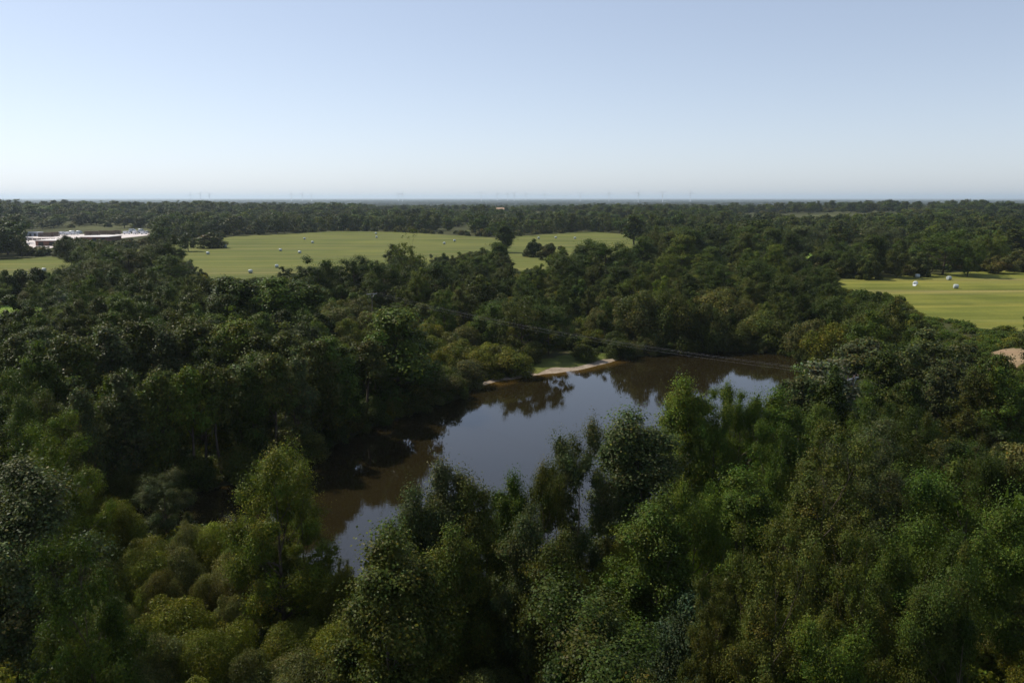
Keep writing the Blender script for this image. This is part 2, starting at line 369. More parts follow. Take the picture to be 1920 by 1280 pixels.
# ------------------------------------------------------------------ trees: skeleton, leaves
def unit(v): return v / (np.linalg.norm(v, axis=-1, keepdims=True) + 1e-9)
def leaves_mesh(name, C, out, length, width, rng, tint, up=0.45, outw=0.7, rand=0.75, core=None):
    n = len(C)
    nn = unit(outw * unit(out) + np.array([0, 0, up]) + rng.normal(0, rand, (n, 3)) * 0.8)
    a = unit(np.cross(nn, rng.normal(0, 1, (n, 3)))); b = np.cross(nn, a)
    s = rng.uniform(0.65, 1.25, (n, 1))
    l = length * s; w = width * s
    if core is not None:  # added large cards deep in the crown, unseen, stop light passing through
        cc, cs = core; m = len(cc); C = np.concatenate([C, cc]); n += m
        nn = np.concatenate([nn, unit(rng.normal(0, 1, (m, 3)))]); a = unit(np.cross(nn, rng.normal(0, 1, (n, 3)))); b = np.cross(nn, a)
        l = np.concatenate([l, cs[:, None]]); w = np.concatenate([w, cs[:, None] * .9]); tint = np.concatenate([tint, np.ones((m, 3))])
    fold = nn * w * rng.uniform(-0.05, 0.3, (n, 1))
    sh = rng.uniform(-0.12, 0.12, (n, 1))
    V = np.stack([C - a * l * .5, C + b * w * .5 + a * l * sh + fold, C + a * l * .5, C - b * w * .5 + a * l * sh + fold], 1).reshape(-1, 3)
    F = np.arange(n * 4).reshape(n, 4)
    me = np_mesh(name, V, F)
    at = me.attributes.new('tint', 'FLOAT_COLOR', 'FACE')
    at.data.foreach_set('color', np.column_stack([tint, np.ones(n)]).astype(np.float32).ravel())
    me.materials.append(M['leaf']); return me
def leaf_tint(rng, n, cl=None, young=0.06, young_col=(1.6, 1.35, 0.6), var=0.2):
    t = np.exp(rng.normal(0, var, (n, 1))) * np.ones((1, 3))
    t[:, 0] *= np.exp(rng.normal(0, 0.12, n)); t[:, 2] *= np.exp(rng.normal(0, 0.15, n))
    if cl is not None: t *= cl
    y = rng.random(n) < young; t[y] *= np.array(young_col)
    return np.clip(t, 0.15, 3.0)
def bez(p0, p1, p2, n):
    t = np.linspace(0, 1, n)[:, None]; return (1 - t) ** 2 * p0 + 2 * t * (1 - t) * p1 + t * t * p2

def grow(rng, h, prof, nl, rise, first, sub=6, twig=4, stems=1, spread=0.25, sublen=0.42, jag=0.25):
    """trunk, limbs and side branches; prof(t) gives crown radius at relative height t. Returns tubes and twig tips"""
    tubes = []; tips = []; dirs = []
    for s in range(stems):
        az = rng.uniform(0, 6.28); lean = spread * h * (0 if stems == 1 else rng.uniform(.4, 1)) * np.array([math.cos(az), math.sin(az), 0])
        hh = h * (1 if s == 0 else rng.uniform(0.72, 0.97)) * 0.93
        wob = rng.normal(0, 0.03 * h, 3) * np.array([1, 1, 0])
        T = bez(np.zeros(3), np.array([0, 0, hh * .5]) + wob + lean * .35, np.array([0, 0, hh]) + lean + wob * .5, 12)
        r0 = h * 0.017 / math.sqrt(stems) + 0.03
        tubes.append((T, np.linspace(r0, 0.02, 12)))
        tips.append(T[-1]); dirs.append(np.array([0, 0, 1.0]))
        k = max(4, int(nl / stems)); ph = rng.uniform(0, 6.28)
        for i in range(k):
            t = first + (0.97 - first) * ((i + rng.uniform(-.3, .3)) / k); t = min(max(t, first * .8), 0.97)
            f = t * 11; j = int(f); p = T[j] * (1 - (f - j)) + T[min(j + 1, 11)] * (f - j)
            ph += 2.4 + rng.normal(0, .35)
            rad = prof(t) * h * math.exp(rng.normal(0, jag)) * (0.75 if stems > 1 else 1)
            e = rise + 0.5 * t + rng.normal(0, .14)
            d = np.array([math.cos(ph) * math.cos(e), math.sin(ph) * math.cos(e), math.sin(e)])
            ln = max(0.35, rad / max(0.3, math.cos(e)))
            end = p + d * ln + np.array([0, 0, 0.12 * ln])
            mid = p + d * ln * .5 - np.array([0, 0, 0.06 * ln]) + rng.normal(0, .05 * ln, 3)
            B = bez(p, mid, end, 6); rb = max(0.02, r0 * .55 * (1 - t * .7))
            tubes.append((B, np.linspace(rb, 0.012, 6)))
            tips.append(end); dirs.append(d)
            for q in range(sub):
                u = 0.25 + 0.75 * (q + rng.random()) / sub; f2 = u * 5; j2 = min(int(f2), 4); pb = B[j2] * (1 - (f2 - j2)) + B[j2 + 1] * (f2 - j2)
                d2 = unit(d + rng.normal(0, .65, 3) + np.array([0, 0, 0.30 + 0.3 * rise])); l2 = ln * sublen * (1.15 - .5 * u) * rng.uniform(.6, 1.3)
                e2 = pb + d2 * l2
                tubes.append((bez(pb, pb + d2 * l2 * .5 + rng.normal(0, .04 * l2, 3), e2, 3), np.array([rb * .45, rb * .3, 0.008])))
                for w in range(twig):
                    v = rng.uniform(.3, 1.0); d3 = unit(d2 + rng.normal(0, .7, 3)); l3 = l2 * .45 * rng.uniform(.4, 1.2)
                    tips.append(pb + d2 * l2 * v + d3 * l3); dirs.append(d3)
    return tubes, np.array(tips), np.array(dirs)
def wood_mesh(name, tubes, maxn, minr=0.0, material='bark'):
    mb = MB()
    for k, (P, rr) in enumerate(tubes):
        if rr[0] < minr: continue
        mb.tube([tuple(p) for p in P], list(rr), maxn if rr[0] > 0.08 else 3, False)
    me = mb.mesh(name, True); me.materials.append(M[material]); return me

def tree_proto(kind, seed, nleaf, ll, wood_n=6, minr=0.0):
    rng = np.random.default_rng(seed)
    K = dict(
     poplar=dict(h=14, prof=lambda t: 0.045 + 0.165 * math.sin(math.pi * min(1, max(0, (t - .03)) / .97) ** .62) ** .9, nl=24, rise=.62, first=.16, stems=int(rng.integers(1, 3)), spread=.10, blob=.058, young=.05, asp=.72, puff=300),
     ash=dict(h=13, prof=lambda t: 0.12 + 0.22 * math.sin(math.pi * min(1, max(0, (t - .05)) / .95) ** .8) ** .7, nl=20, rise=.42, first=.12, stems=1, spread=.1, blob=.075, young=.08, asp=.6, puff=220),
     oak=dict(h=14, prof=lambda t: 0.08 + 0.36 * math.sin(math.pi * min(1, max(0, (t - .12)) / .95) ** .85) ** .6, nl=20, rise=.22, first=.17, stems=1, spread=.1, blob=.105, young=.02, asp=.7, puff=105),
     alder=dict(h=14, prof=lambda t: 0.05 + 0.25 * (1 - t) ** .65 * min(1, t * 5), nl=26, rise=.3, first=.08, stems=1, spread=.1, blob=.085, young=.02, asp=.75, puff=130),
     thin=dict(h=16, prof=lambda t: 0.06 + 0.26 * math.sin(math.pi * min(1, max(0, (t - .2)) / .9)) ** .7, nl=15, rise=.5, first=.3, stems=1, spread=.1, blob=.048, young=.08, asp=.6))[kind]
    h = K['h']
    tubes, tips, dirs = grow(rng, h, K['prof'], K['nl'], K['rise'], K['first'], sub=6, twig=4, stems=K['stems'], spread=K['spread'], jag=.15 if K.get('puff') else .25)
    puff = K.get('puff', 0)
    if puff:
        pk = rng.permutation(len(tips))[:puff]; tips = tips[pk]
        env = np.array([K['prof'](min(.97, max(.05, z / h))) for z in tips[:, 2]]) * h
        tips = tips[np.hypot(tips[:, 0], tips[:, 1]) < 1.25 * env + .4]
        dm = np.linalg.norm(tips[:, None] - tips[None], axis=2); dn = dm < np.sort(dm, axis=1)[:, 3].mean() * 1.35      # keep one connected crown
        todo = np.ones(len(tips), bool); best = todo
        comp = np.zeros(len(tips), bool)
        while todo.any():
            seen = np.zeros(len(tips), bool); seen[np.argmax(todo)] = True
            while True:
                nx_ = seen | dn[seen].any(0)
                if (nx_ == seen).all(): break
                seen = nx_
            todo &= ~seen
            if seen.sum() > comp.sum(): comp = seen
        if comp.mean() > .6: tips = tips[comp]
        lim = 1.2 * K['blob'] * h; tubes = [tubes[0]] + [tb for tb in tubes[1:] if np.linalg.norm(tips - tb[0][-1], axis=1).min() < lim]       # no bare sticks
    nt_ = len(tips); br = K['blob'] * h * np.exp(rng.normal(0, .25, nt_))
    which = rng.integers(0, nt_, nleaf)
    P = rng.normal(0, 1, (nleaf, 3)); P = unit(P) * (rng.random((nleaf, 1)) ** .55 if not puff else 1 - .65 * rng.random((nleaf, 1)) ** 1.4)
    if puff: P *= np.exp(rng.normal(0, .22, (nleaf, 1)))
    P *= np.exp(rng.normal(0, .28, (nt_, 3)))[which] * np.array([1, 1, .8]); C = tips[which] + P * br[which][:, None]
    C[:, 2] = np.maximum(C[:, 2], 0.3)
    ax = np.array([0, 0, h * .45]); out = unit(C - ax) * .55 + unit(P + 1e-6) * (.6 if not puff else 1.0)
    nc = (16 if ll < .2 else 6) if puff else 2; kc = np.repeat(np.arange(nt_), nc)
    core = (tips[kc] + rng.normal(0, .22, (len(kc), 3)) * br[kc][:, None] - unit(tips[kc] - np.array([0, 0, h * .45])) * br[kc][:, None] * .25, br[kc] * rng.uniform(.5, .9, len(kc)) * (.5 if ll < .2 else 1))  # hidden cards added inside each leaf clump to block light
    cl = np.exp(rng.normal(0, .16, nt_))[which][:, None] * np.ones((1, 3))
    hue = np.exp(rng.normal(0, .10, nt_))[which]; cl[:, 0] *= hue
    yt = 1.0 + 0.0 * C[:, :1]
    me = leaves_mesh('crown_' + kind, C, out, ll, ll * K['asp'], rng, leaf_tint(rng, nleaf, cl * yt, K['young']), up=.35, outw=.95, rand=.6, core=core)
    return dict(kind=kind, h=h, r=float(np.percentile(np.hypot(C[:, 0], C[:, 1]), 92)), crown=me, trunk=wood_mesh('trunk_' + kind, tubes, wood_n, minr), top=float(np.percentile(C[:, 2], 99.93)))

def bush_proto(kind, seed, nleaf, ll, wood_n=5):
    """domed bush: leaves on the outside of many overlapping lobes, stems fanning out from the base"""
    rng = np.random.default_rng(seed)
    K = dict(willow=dict(R=3.2, H=4.6, nl=26, lob=(.18, .44), young=.05, asp=.42, fuzz=.26),
             hawthorn=dict(R=2.6, H=4.2, nl=22, lob=(.2, .38), young=.02, asp=.65, fuzz=.25),
             bramble=dict(R=2.0, H=1.6, nl=18, lob=(.22, .4), young=.05, asp=.6, fuzz=.3))[kind]
    Rr, H = K['R'], K['H']; lc = []; lr = []
    for i in range(K['nl']):
        az = i * 2.4 + rng.normal(0, .4); t = (i + .5) / K['nl']; el = math.asin(min(1, t ** .8)) + rng.normal(0, .1)
        rr = rng.uniform(*K['lob']) * Rr; k = 1 - rr / Rr * rng.uniform(.6, 1.0)
        irr = math.exp(rng.normal(0, .20 if t < .6 else .06))
        lc.append((math.cos(az) * math.cos(el) * Rr * k * irr, math.sin(az) * math.cos(el) * Rr * k * irr, max(rr * .5, math.sin(el) * (H - rr * .6) * irr))); lr.append(rr)
    lc.append((0, 0, H * .45)); lr.append(min(Rr, H * .5) * .8)
    lc = np.array(lc); lr = np.array(lr)
    pw = lr ** 2 / (lr ** 2).sum(); n0 = int(nleaf * 1.9); w = rng.choice(len(lr), n0, p=pw)
    D = unit(rng.normal(0, 1, (n0, 3))); rad = lr[w] * (1 - np.abs(rng.normal(0, K['fuzz'], n0)) + .08 * rng.random(n0))
    bump = 1 + .2 * np.sin(D[:, 0] * 7 + w) * np.sin(D[:, 1] * 6 + w * 2) * np.sin(D[:, 2] * 8 + w)
    C = lc[w] + D * (rad * bump)[:, None] * np.array([1, 1, .85])
    inn = np.zeros(n0, bool)
    for c_, r_ in zip(lc, lr): inn |= (np.linalg.norm((C - c_) / np.array([1, 1, .85]), axis=1) < r_ * .62)
    keep = (~inn) & (C[:, 2] > 0.05); C = C[keep][:nleaf]; D = D[keep][:nleaf]; w = w[keep][:nleaf]; n = len(C)
    cl = np.exp(rng.normal(0, .14, len(lr)))[w][:, None] * np.ones((1, 3)); cl[:, 0] *= np.exp(rng.normal(0, .10, len(lr)))[w]
    kc = np.repeat(np.arange(len(lr)), 14); core = (lc[kc] + rng.normal(0, .22, (len(kc), 3)) * lr[kc][:, None], lr[kc] * rng.uniform(.3, .55, len(kc)))  # light-blocking cards added within the lobes, covered by the outer leaves
    me = leaves_mesh('crown_' + kind, C, D, ll, ll * K['asp'], rng, leaf_tint(rng, n, cl, K['young'], (1.5, 1.3, .6), .24), up=.5, outw=.75, rand=.6, core=core)
    tubes = []
    for i in range(9):
        e = lc[rng.integers(0, len(lc))]; tubes.append((bez(rng.normal(0, .12, 3) * np.array([1, 1, 0]), np.array([e[0] * .35, e[1] * .35, e[2] * .6]), e, 5), np.linspace(.07, .02, 5)))
    return dict(kind=kind, h=H, r=Rr, crown=me, trunk=wood_mesh('stem_' + kind, tubes, wood_n), top=float(np.percentile(C[:, 2], 99.5)))

PROTO = {}
def add(lod, kind, fn, seeds, *a): PROTO[(lod, kind)] = [fn(kind, s, *a) for s in seeds]
add('near', 'poplar', tree_proto, (1, 2, 3), 58000, .17, 7)
add('near', 'ash', tree_proto, (11, 12, 13), 64000, .17, 7)
add('near', 'oak', tree_proto, (21, 22), 76000, .18, 7)
add('near', 'alder', tree_proto, (31,), 60000, .17, 7)
add('near', 'willow', bush_proto, (41, 42, 43), 42000, .13)
add('near', 'hawthorn', bush_proto, (51,), 30000, .13)
add('near', 'bramble', bush_proto, (61, 62), 9000, .16)
for k, s in (('poplar', (4, 5, 6)), ('ash', (14, 15, 16)), ('oak', (24, 25, 26, 27)), ('alder', (34, 35)), ('thin', (71, 72))):
    add('mid', k, tree_proto, s, 19000 if k != 'thin' else 9000, .31, 5, .012 if k != 'thin' else 0)
add('mid', 'willow', bush_proto, (44, 45, 46), 12000, .25)
add('mid', 'hawthorn', bush_proto, (54, 55), 9000, .25)
PROTO[('mid', 'bramble')] = PROTO[('near', 'bramble')]
for k, s in (('poplar', (7, 8)), ('ash', (17, 18)), ('oak', (28, 29, 30)), ('alder', (36,))):
    add('far', k, tree_proto, s, 2600, .85, 4, .04)
add('far', 'hawthorn', bush_proto, (56, 57), 1200, .7)
add('far', 'willow', bush_proto, (47,), 1500, .6)
PROTO[('far', 'thin')] = PROTO[('mid', 'thin')]; PROTO[('far', 'bramble')] = PROTO[('near', 'bramble')]; PROTO[('near', 'thin')] = PROTO[('mid', 'thin')]

TONES = {  # leaf base colours
 'grey-green': (0.072, 0.086, 0.030), 'mid-green': (0.063, 0.092, 0.014), 'yellow-green': (0.086, 0.112, 0.014), 'bright green': (0.074, 0.108, 0.015),
 'dark green': (0.044, 0.062, 0.011), 'olive': (0.104, 0.116, 0.014), 'golden olive': (0.112, 0.120, 0.013), 'grey-olive': (0.090, 0.098, 0.028),
 'silvery grey': (0.112, 0.120, 0.066), 'blue-green': (0.064, 0.096, 0.044), 'rusty olive': (0.090, 0.090, 0.020), 'dull green': (0.066, 0.077, 0.015)}
NAMES = {'poplar': ('poplar_tree', 'tree', 'feathery'), 'ash': ('ash_tree', 'tree', 'loose'), 'oak': ('oak_tree', 'tree', 'lumpy'),
         'alder': ('alder_tree', 'tree', 'tapering'), 'thin': ('oak_tree', 'tree', 'sparse'),
         'willow': ('willow_bush', 'bush', 'domed'), 'hawthorn': ('hawthorn_bush', 'bush', 'rounded'), 'bramble': ('bramble_bush', 'bush', 'sprawling')}

TREES = []          # dicts: kind, x, y, h, wf, tone, label
GRID = {}
def near_list(x, y, rr):
    out = []
    g = 12.0
    for i in range(int((x - rr) // g), int((x + rr) // g) + 1):
        for j in range(int((y - rr) // g), int((y + rr) // g) + 1): out += GRID.get((i, j), [])
    return out
def crown_r(kind, h, wf): p = PROTO[('mid', kind)][0]; return p['r'] / p['h'] * h * wf
def put(kind, x, y, h, wf, tone, label=None, hand=False):
    t = dict(kind=kind, x=x, y=y, h=h, wf=wf, tone=tone, label=label, hand=hand, r=crown_r(kind, h, wf), d=math.hypot(x, y))
    TREES.append(t); GRID.setdefault((int(x // 12), int(y // 12)), []).append(t); return t
def top(px, py, h, kind, width_px, tone, label=None):
    """hand-placed: photo pixel of the crown top, usual height in metres, crown width in photo pixels"""
    zg = 1.5
    for _ in range(4):
        x, y = at_z(px, py, zg + h * 0.97); zg = max(0.2, gz1(x, y))
    k_ = 0
    while gz1(x, y) < 0.12 and k_ < 60:                       # never in the water: step to the bank it stands on
        f_ = 1.012 if y > 75 and (px < 1200 or y > 110) else .988
        x *= f_; y *= f_; k_ += 1
    zg = max(0.2, gz1(x, y))
    d = math.hypot(x, y, ); w_m = width_px / FPX * (y * CP + (CAM_Z - zg) * SP)
    wf = w_m / 2 / max(.1, crown_r(kind, h, 1.0)); wf = min(1.7, max(.6, wf))
    return put(kind, x, y, h, wf, tone, label, True)

HAND = [
 # front left
 (95,782,14,'ash',190,'yellow-green','yellow-green tree with golden tips beside the dark shaded bank'),
 (45,880,14,'poplar',190,'grey-green','grey-green tree with silvery leaves in front of the golden-tipped tree'),
 (140,1012,14,'ash',250,'mid-green','bushy mid-green tree standing over the olive willow thicket'),
 (300,873,6.5,'ash',120,'grey-green','small spreading grey-green tree at the water edge by the willow thicket'),
 (515,832,14.0,'ash',225,'yellow-green','tall yellow-green tree with broad leafy crown standing before the brown water'),
 (455,925,8,'ash',120,'yellow-green',None),(565,940,8.5,'ash',120,'yellow-green',None),(510,985,7.5,'ash',120,'dull green',None),
 (640,1020,4.5,'ash',60,'dull green','small dull green tree at the narrow end of the blue reflection'),
 (215,945,5,'willow',110,'olive',None),(270,1040,5.0,'willow',150,'olive',None),(350,985,4.5,'willow',90,'grey-olive',None),(395,985,4.5,'willow',110,'golden olive',None),
 (330,1030,5,'willow',120,'grey-olive',None),(300,1075,4.5,'willow',100,'rusty olive',None),(390,1085,4.5,'willow',110,'rusty olive',None),
 (320,1130,5,'willow',190,'golden olive',None),(430,1122,4,'willow',90,'grey-olive',None),(290,1200,5,'willow',180,'grey-olive',None),(390,1190,5,'willow',170,'olive',None),
 (470,1225,4.5,'willow',140,'grey-olive',None),(560,1235,4.5,'willow',180,'grey-olive',None),(645,1075,4.5,'willow',120,'olive',None),(705,1112,4.5,'willow',100,'olive',None),
 (640,1178,5,'willow',170,'golden olive',None),(655,1130,4.5,'willow',110,'dull green',None),
 # front centre and right bank
 (850,872,14,'poplar',110,'grey-green','tallest grey-green poplar rising in front of the blue reflected sky'),
 (795,915,13,'poplar',100,'grey-green','grey-green poplar beside the tallest poplar on its open water side'),
 (752,985,11.5,'poplar',90,'grey-green','lowest grey-green poplar at the edge of the poplar group by the water'),
 (900,905,13,'poplar',100,'dull green','dull green poplar close behind the tallest grey poplar'),
 (945,895,12,'poplar',80,'mid-green','slim mid-green poplar between the poplar group and the airy tree'),
 (985,960,12.5,'poplar',110,'grey-green',None),(860,985,12,'poplar',110,'dull green',None),(1040,1010,12,'poplar',110,'dull green',None),
 (1085,798,14.5,'ash',170,'grey-green','loose tall tree with airy top in front of the water'),(1020,860,13,'ash',110,'dull green',None),
 (1215,772,14.5,'poplar',160,'grey-green','tall airy grey-green tree against the mirrored sky'),(1300,712,15,'poplar',100,'yellow-green','slender yellow-green tree overlapping the brown end of the pond'),
 (1395,722,14,'ash',130,'bright green','bright green tree in front of the brown end of the pond'),(1340,760,13,'ash',120,'mid-green',None),(1465,740,13,'poplar',110,'bright green',None),
 (1560,678,12,'poplar',120,'silvery grey','silvery grey tree leaning out at the end of the pond'),(1500,705,11,'poplar',80,'grey-green',None),(1620,640,12,'poplar',100,'grey-green',None),
 (1750,625,13,'ash',190,'grey-green','large bushy grey-green tree below the sunny meadow'),(1840,690,12,'ash',130,'dull green',None),(1890,690,12,'ash',130,'mid-green',None),
 (1560,812,15,'ash',260,'dull green','huge dull green tree in the middle of the dense wood on the bank'),(1450,800,13,'ash',140,'mid-green',None),(1680,760,13,'oak',180,'dark green',None),
 (1820,790,13,'ash',170,'dull green',None),(1640,720,12,'ash',150,'mid-green',None),(1900,860,12,'oak',160,'dark green',None),
 (1830,885,13,'oak',260,'mid-green','broad mid-green oak towering over the dark gap in the wood'),(1740,990,12,'oak',190,'mid-green',None),
 (1560,1155,11,'ash',230,'bright green','bright green leafy tree below the huge dull green one'),(1820,1090,12,'oak',230,'dark green',None),
 (1400,930,14,'ash',180,'dull green',None),(1470,1000,14,'ash',170,'dull green',None),(1620,1010,13,'ash',170,'dull green',None),(1310,900,13,'ash',150,'bright green',None),(1230,940,12,'poplar',140,'mid-green',None),
 (1345,1080,10,'ash',140,'dull green',None),
 (1240,1020,5.5,'willow',130,'grey-olive',None),(1130,1065,5.5,'willow',140,'olive',None),(1100,1195,5.5,'willow',180,'grey-olive',None),(1290,1130,7,'willow',230,'blue-green','large rounded blue-green willow below the bare dark stems'),
 (1190,1010,6,'willow',90,'olive',None),
 # left bank wood
 (745,580,14.5,'alder',150,'mid-green','dense tall mid-green tree rising out of the willow scrub by the pond'),(700,640,10,'alder',90,'dark green',None),
 (440,520,13,'poplar',110,'mid-green',None),(520,522,13,'poplar',110,'bright green',None),(575,530,12,'poplar',90,'mid-green',None),
 (545,612,13.0,'poplar',82,'dull green',None),(615,640,13.0,'poplar',82,'mid-green',None),(490,610,13.0,'poplar',82,'dull green',None),(430,605,13.0,'poplar',82,'yellow-green',None),(370,600,13.0,'poplar',82,'dull green',None),(310,610,13.0,'poplar',82,'grey-green',None),(250,605,13.0,'poplar',82,'dull green',None),(195,615,13.0,'poplar',82,'grey-green',None),(130,630,13.0,'poplar',82,'dull green',None),(70,650,13.0,'poplar',82,'mid-green',None),(150,712,13.0,'poplar',72,'grey-green',None),(225,703,13.0,'poplar',72,'grey-green',None),(290,700,13.0,'poplar',72,'dull green',None),(350,697,13.0,'poplar',72,'yellow-green',None),(405,690,13.0,'poplar',72,'dull green',None),(455,684,13.0,'poplar',72,'dark green',None),(505,676,13.0,'poplar',72,'dull green',None),(550,668,13.0,'poplar',72,'grey-green',None),(595,662,13.0,'poplar',72,'dull green',None),(640,668,11.5,'poplar',72,'dark green',None),(680,690,11.5,'poplar',72,'dull green',None),(100,735,13.0,'poplar',72,'dull green',None),(50,745,13.0,'poplar',72,'mid-green',None),
 (60,590,11,'ash',110,'mid-green',None),(140,575,11,'ash',100,'dull green',None),(250,560,11,'ash',110,'mid-green',None),(330,570,12,'ash',100,'dull green',None),(30,680,12,'ash',110,'mid-green',None),
 (90,640,12,'ash',100,'mid-green',None),
 (800,690,5,'willow',110,'grey-olive','grey-olive willow hanging over the shaded water'),(870,700,4,'willow',90,'grey-olive',None),
 (955,655,4.5,'willow',95,'olive','olive willow on low stems just before the sandy beach begins'),(905,655,4.5,'willow',80,'golden olive',None),(860,640,4.5,'willow',90,'olive',None),
 # middle
 (590,480,13,'oak',110,'dark green','dark oak beside the wide bale field above the bright poplars'),(665,480,12,'oak',90,'dark green',None),(720,490,12,'oak',90,'dark green',None),
 (765,430,19,'thin',100,'yellow-green','tall sparse oak standing above the wood before the wide bale field'),(800,490,12,'oak',110,'dark green',None),(870,540,9,'ash',70,'dull green',None),
 (900,520,9,'hawthorn',90,'dull green',None),
 (975,560,11,'oak',110,'dull green',None),(1030,570,10,'oak',90,'dark green','dark tree casting shade over the grass behind the beach'),
 (1088,527,8,'hawthorn',70,'mid-green','dark round tree like a ball behind the beach clearing'),(1120,580,6,'willow',56,'grey-olive','round willow bush behind the beach grass'),
 (1097,648,2.8,'willow',48,'dull green','small dark bush standing right on the sandy beach'),
 (1205,548,11,'willow',120,'grey-olive','large rounded willow at the far shore where the beach ends'),(1265,560,11,'willow',100,'dull green',None),(1170,590,6,'willow',50,'grey-olive',None),
 (1065,470,13,'oak',90,'dark green',None),(1135,450,14,'oak',120,'mid-green',None),(1160,500,9,'alder',70,'dark green',None),
 (950,418,15,'poplar',62,'dark green','lone tall dark hedge tree standing across the wide bale field'),(946,474,8.5,'ash',44,'grey-green','small pale round tree at the field corner below the tall hedge tree'),
 (857,482,5,'hawthorn',40,'dull green',None),(880,474,5.5,'hawthorn',44,'dull green',None),(906,466,6.5,'hawthorn',50,'dull green',None),(1000,450,8,'hawthorn',46,'dark green',None),(1028,458,7,'hawthorn',40,'dull green',None),(832,476,6,'hawthorn',36,'dark green',None),
 (1190,405,17,'poplar',40,'dark green','narrow dark tree at the corner of the wide bale field casting a shadow'),(1225,402,17,'oak',50,'dull green',None),(1265,400,17,'oak',60,'dark green',None),(1310,408,15,'oak',60,'dark green',None),
 (1350,430,14,'oak',80,'dark green',None),(1420,478,13,'oak',100,'dark green',None),(1490,500,12,'oak',100,'dark green',None),(1400,440,13,'oak',80,'dark green',None),
 (1650,548,13,'oak',120,'dark green','dark oak with ragged crown at the near corner of the sunny meadow'),(1570,558,11,'oak',100,'dark green',None),
 (1355,548,8,'willow',110,'rusty olive',None),(1430,588,6.5,'willow',110,'dull green',None),(1525,612,7.5,'willow',100,'grey-olive','pale grey-olive willow dome at the end of the pond'),(1570,611,7.5,'willow',105,'olive','olive willow dome beside the pale dome at the end of the pond'),
 (1395,620,5,'willow',70,'dull green',None),(1320,590,9,'willow',90,'dull green',None),
 (1510,428,15,'thin',62,'dark green','open oak with bare trunk in the clearing beyond the sunny meadow'),(1575,446,13,'oak',70,'dark green',None),(1640,440,14,'oak',70,'dark green',None),(1775,432,16,'oak',105,'mid-green','great round oak at the far edge of the sunny meadow'),(1820,450,13,'oak',60,'mid-green',None),
 (1540,470,8,'hawthorn',60,'dull green',None),(1585,478,8,'hawthorn',60,'dull green',None),(1630,480,8,'hawthorn',60,'dull green',None),(1685,462,11,'oak',60,'dull green',None),(1725,476,8,'hawthorn',60,'grey-olive',None),(1870,482,6,'hawthorn',50,'rusty olive',None),(1905,474,7,'hawthorn',60,'rusty olive','rusty olive hedge bush along the far edge of the sunny meadow'),
 # left far hedges
 (8,412,17,'oak',85,'dark green','massive dark oak at the end of the small bale field'),(128,441,13,'oak',62,'dark green','dark tree at the corner of the storage yard'),(205,457,12,'oak',75,'dull green',None),(232,466,10,'oak',50,'dull green',None),(178,468,9,'hawthorn',50,'dull green',None),
 (325,462,11,'oak',58,'dark green','dark oak standing out against the left tip of the wide bale field'),(300,424,13,'oak',50,'dark green',None),(350,428,12,'oak',50,'dark green',None),(395,438,8,'hawthorn',60,'dull green',None),(345,490,7,'hawthorn',40,'silvery grey','silvery bush at the foot of the dark oak by the bale field'),
 (318,498,7,'hawthorn',54,'silvery grey','silvery flowering bush in the hedge before the wide bale field'),(112,546,6.5,'hawthorn',66,'silvery grey','silvery flowering bush beside the lush grass strip'),
 (60,505,8,'hawthorn',70,'dark green',None),(120,497,9,'oak',70,'dark green',None),(170,510,8,'hawthorn',60,'dark green',None),(215,505,8,'hawthorn',60,'dark green',None),(265,508,8,'hawthorn',60,'dull green',None),(10,510,8,'hawthorn',60,'dark green',None),(390,525,8,'hawthorn',50,'dull green',None),
]
for px, py, h, k, wpx, tone, lab in HAND: top(px, py, h, k, wpx, tone, lab)

OPEN_LOW = [[(605,572),(690,566),(705,600),(690,645),(640,645),(610,610)], [(790,610),(850,640),(900,650),(1000,665),(990,690),(900,700),(840,700),(800,660)], [(180,955),(330,1000),(420,1000),(560,1210),(200,1280)]]
def blocks_open(x, y, zg, h, r):
    pts = []
    for a in range(8):
        w = 2 * math.pi * a / 8
        pts.append((x + r * .85 * math.cos(w), zg + h * .6 + h * .4 * math.sin(w)))
    pts += [(x, zg + h * .25), (x, zg + h)]
    for qx, qz in pts:
        p = project(qx, y, qz)
        for poly in (OPEN + OPEN_LOW if h > 5.6 else OPEN):
            if inside(poly, *p): return True
    return False
WILLOW_PX = [(585,610),(640,585),(720,590),(830,640),(1000,680),(1000,700),(880,735),(820,755),(760,745),(690,700),(630,660)]
FIELD_LIST = list(FIELDS.values())
def in_field(x, y, ydist):
    for f in FIELD_LIST:
        if inside(f, x, y): return True
    return inside(YARD, x, y)
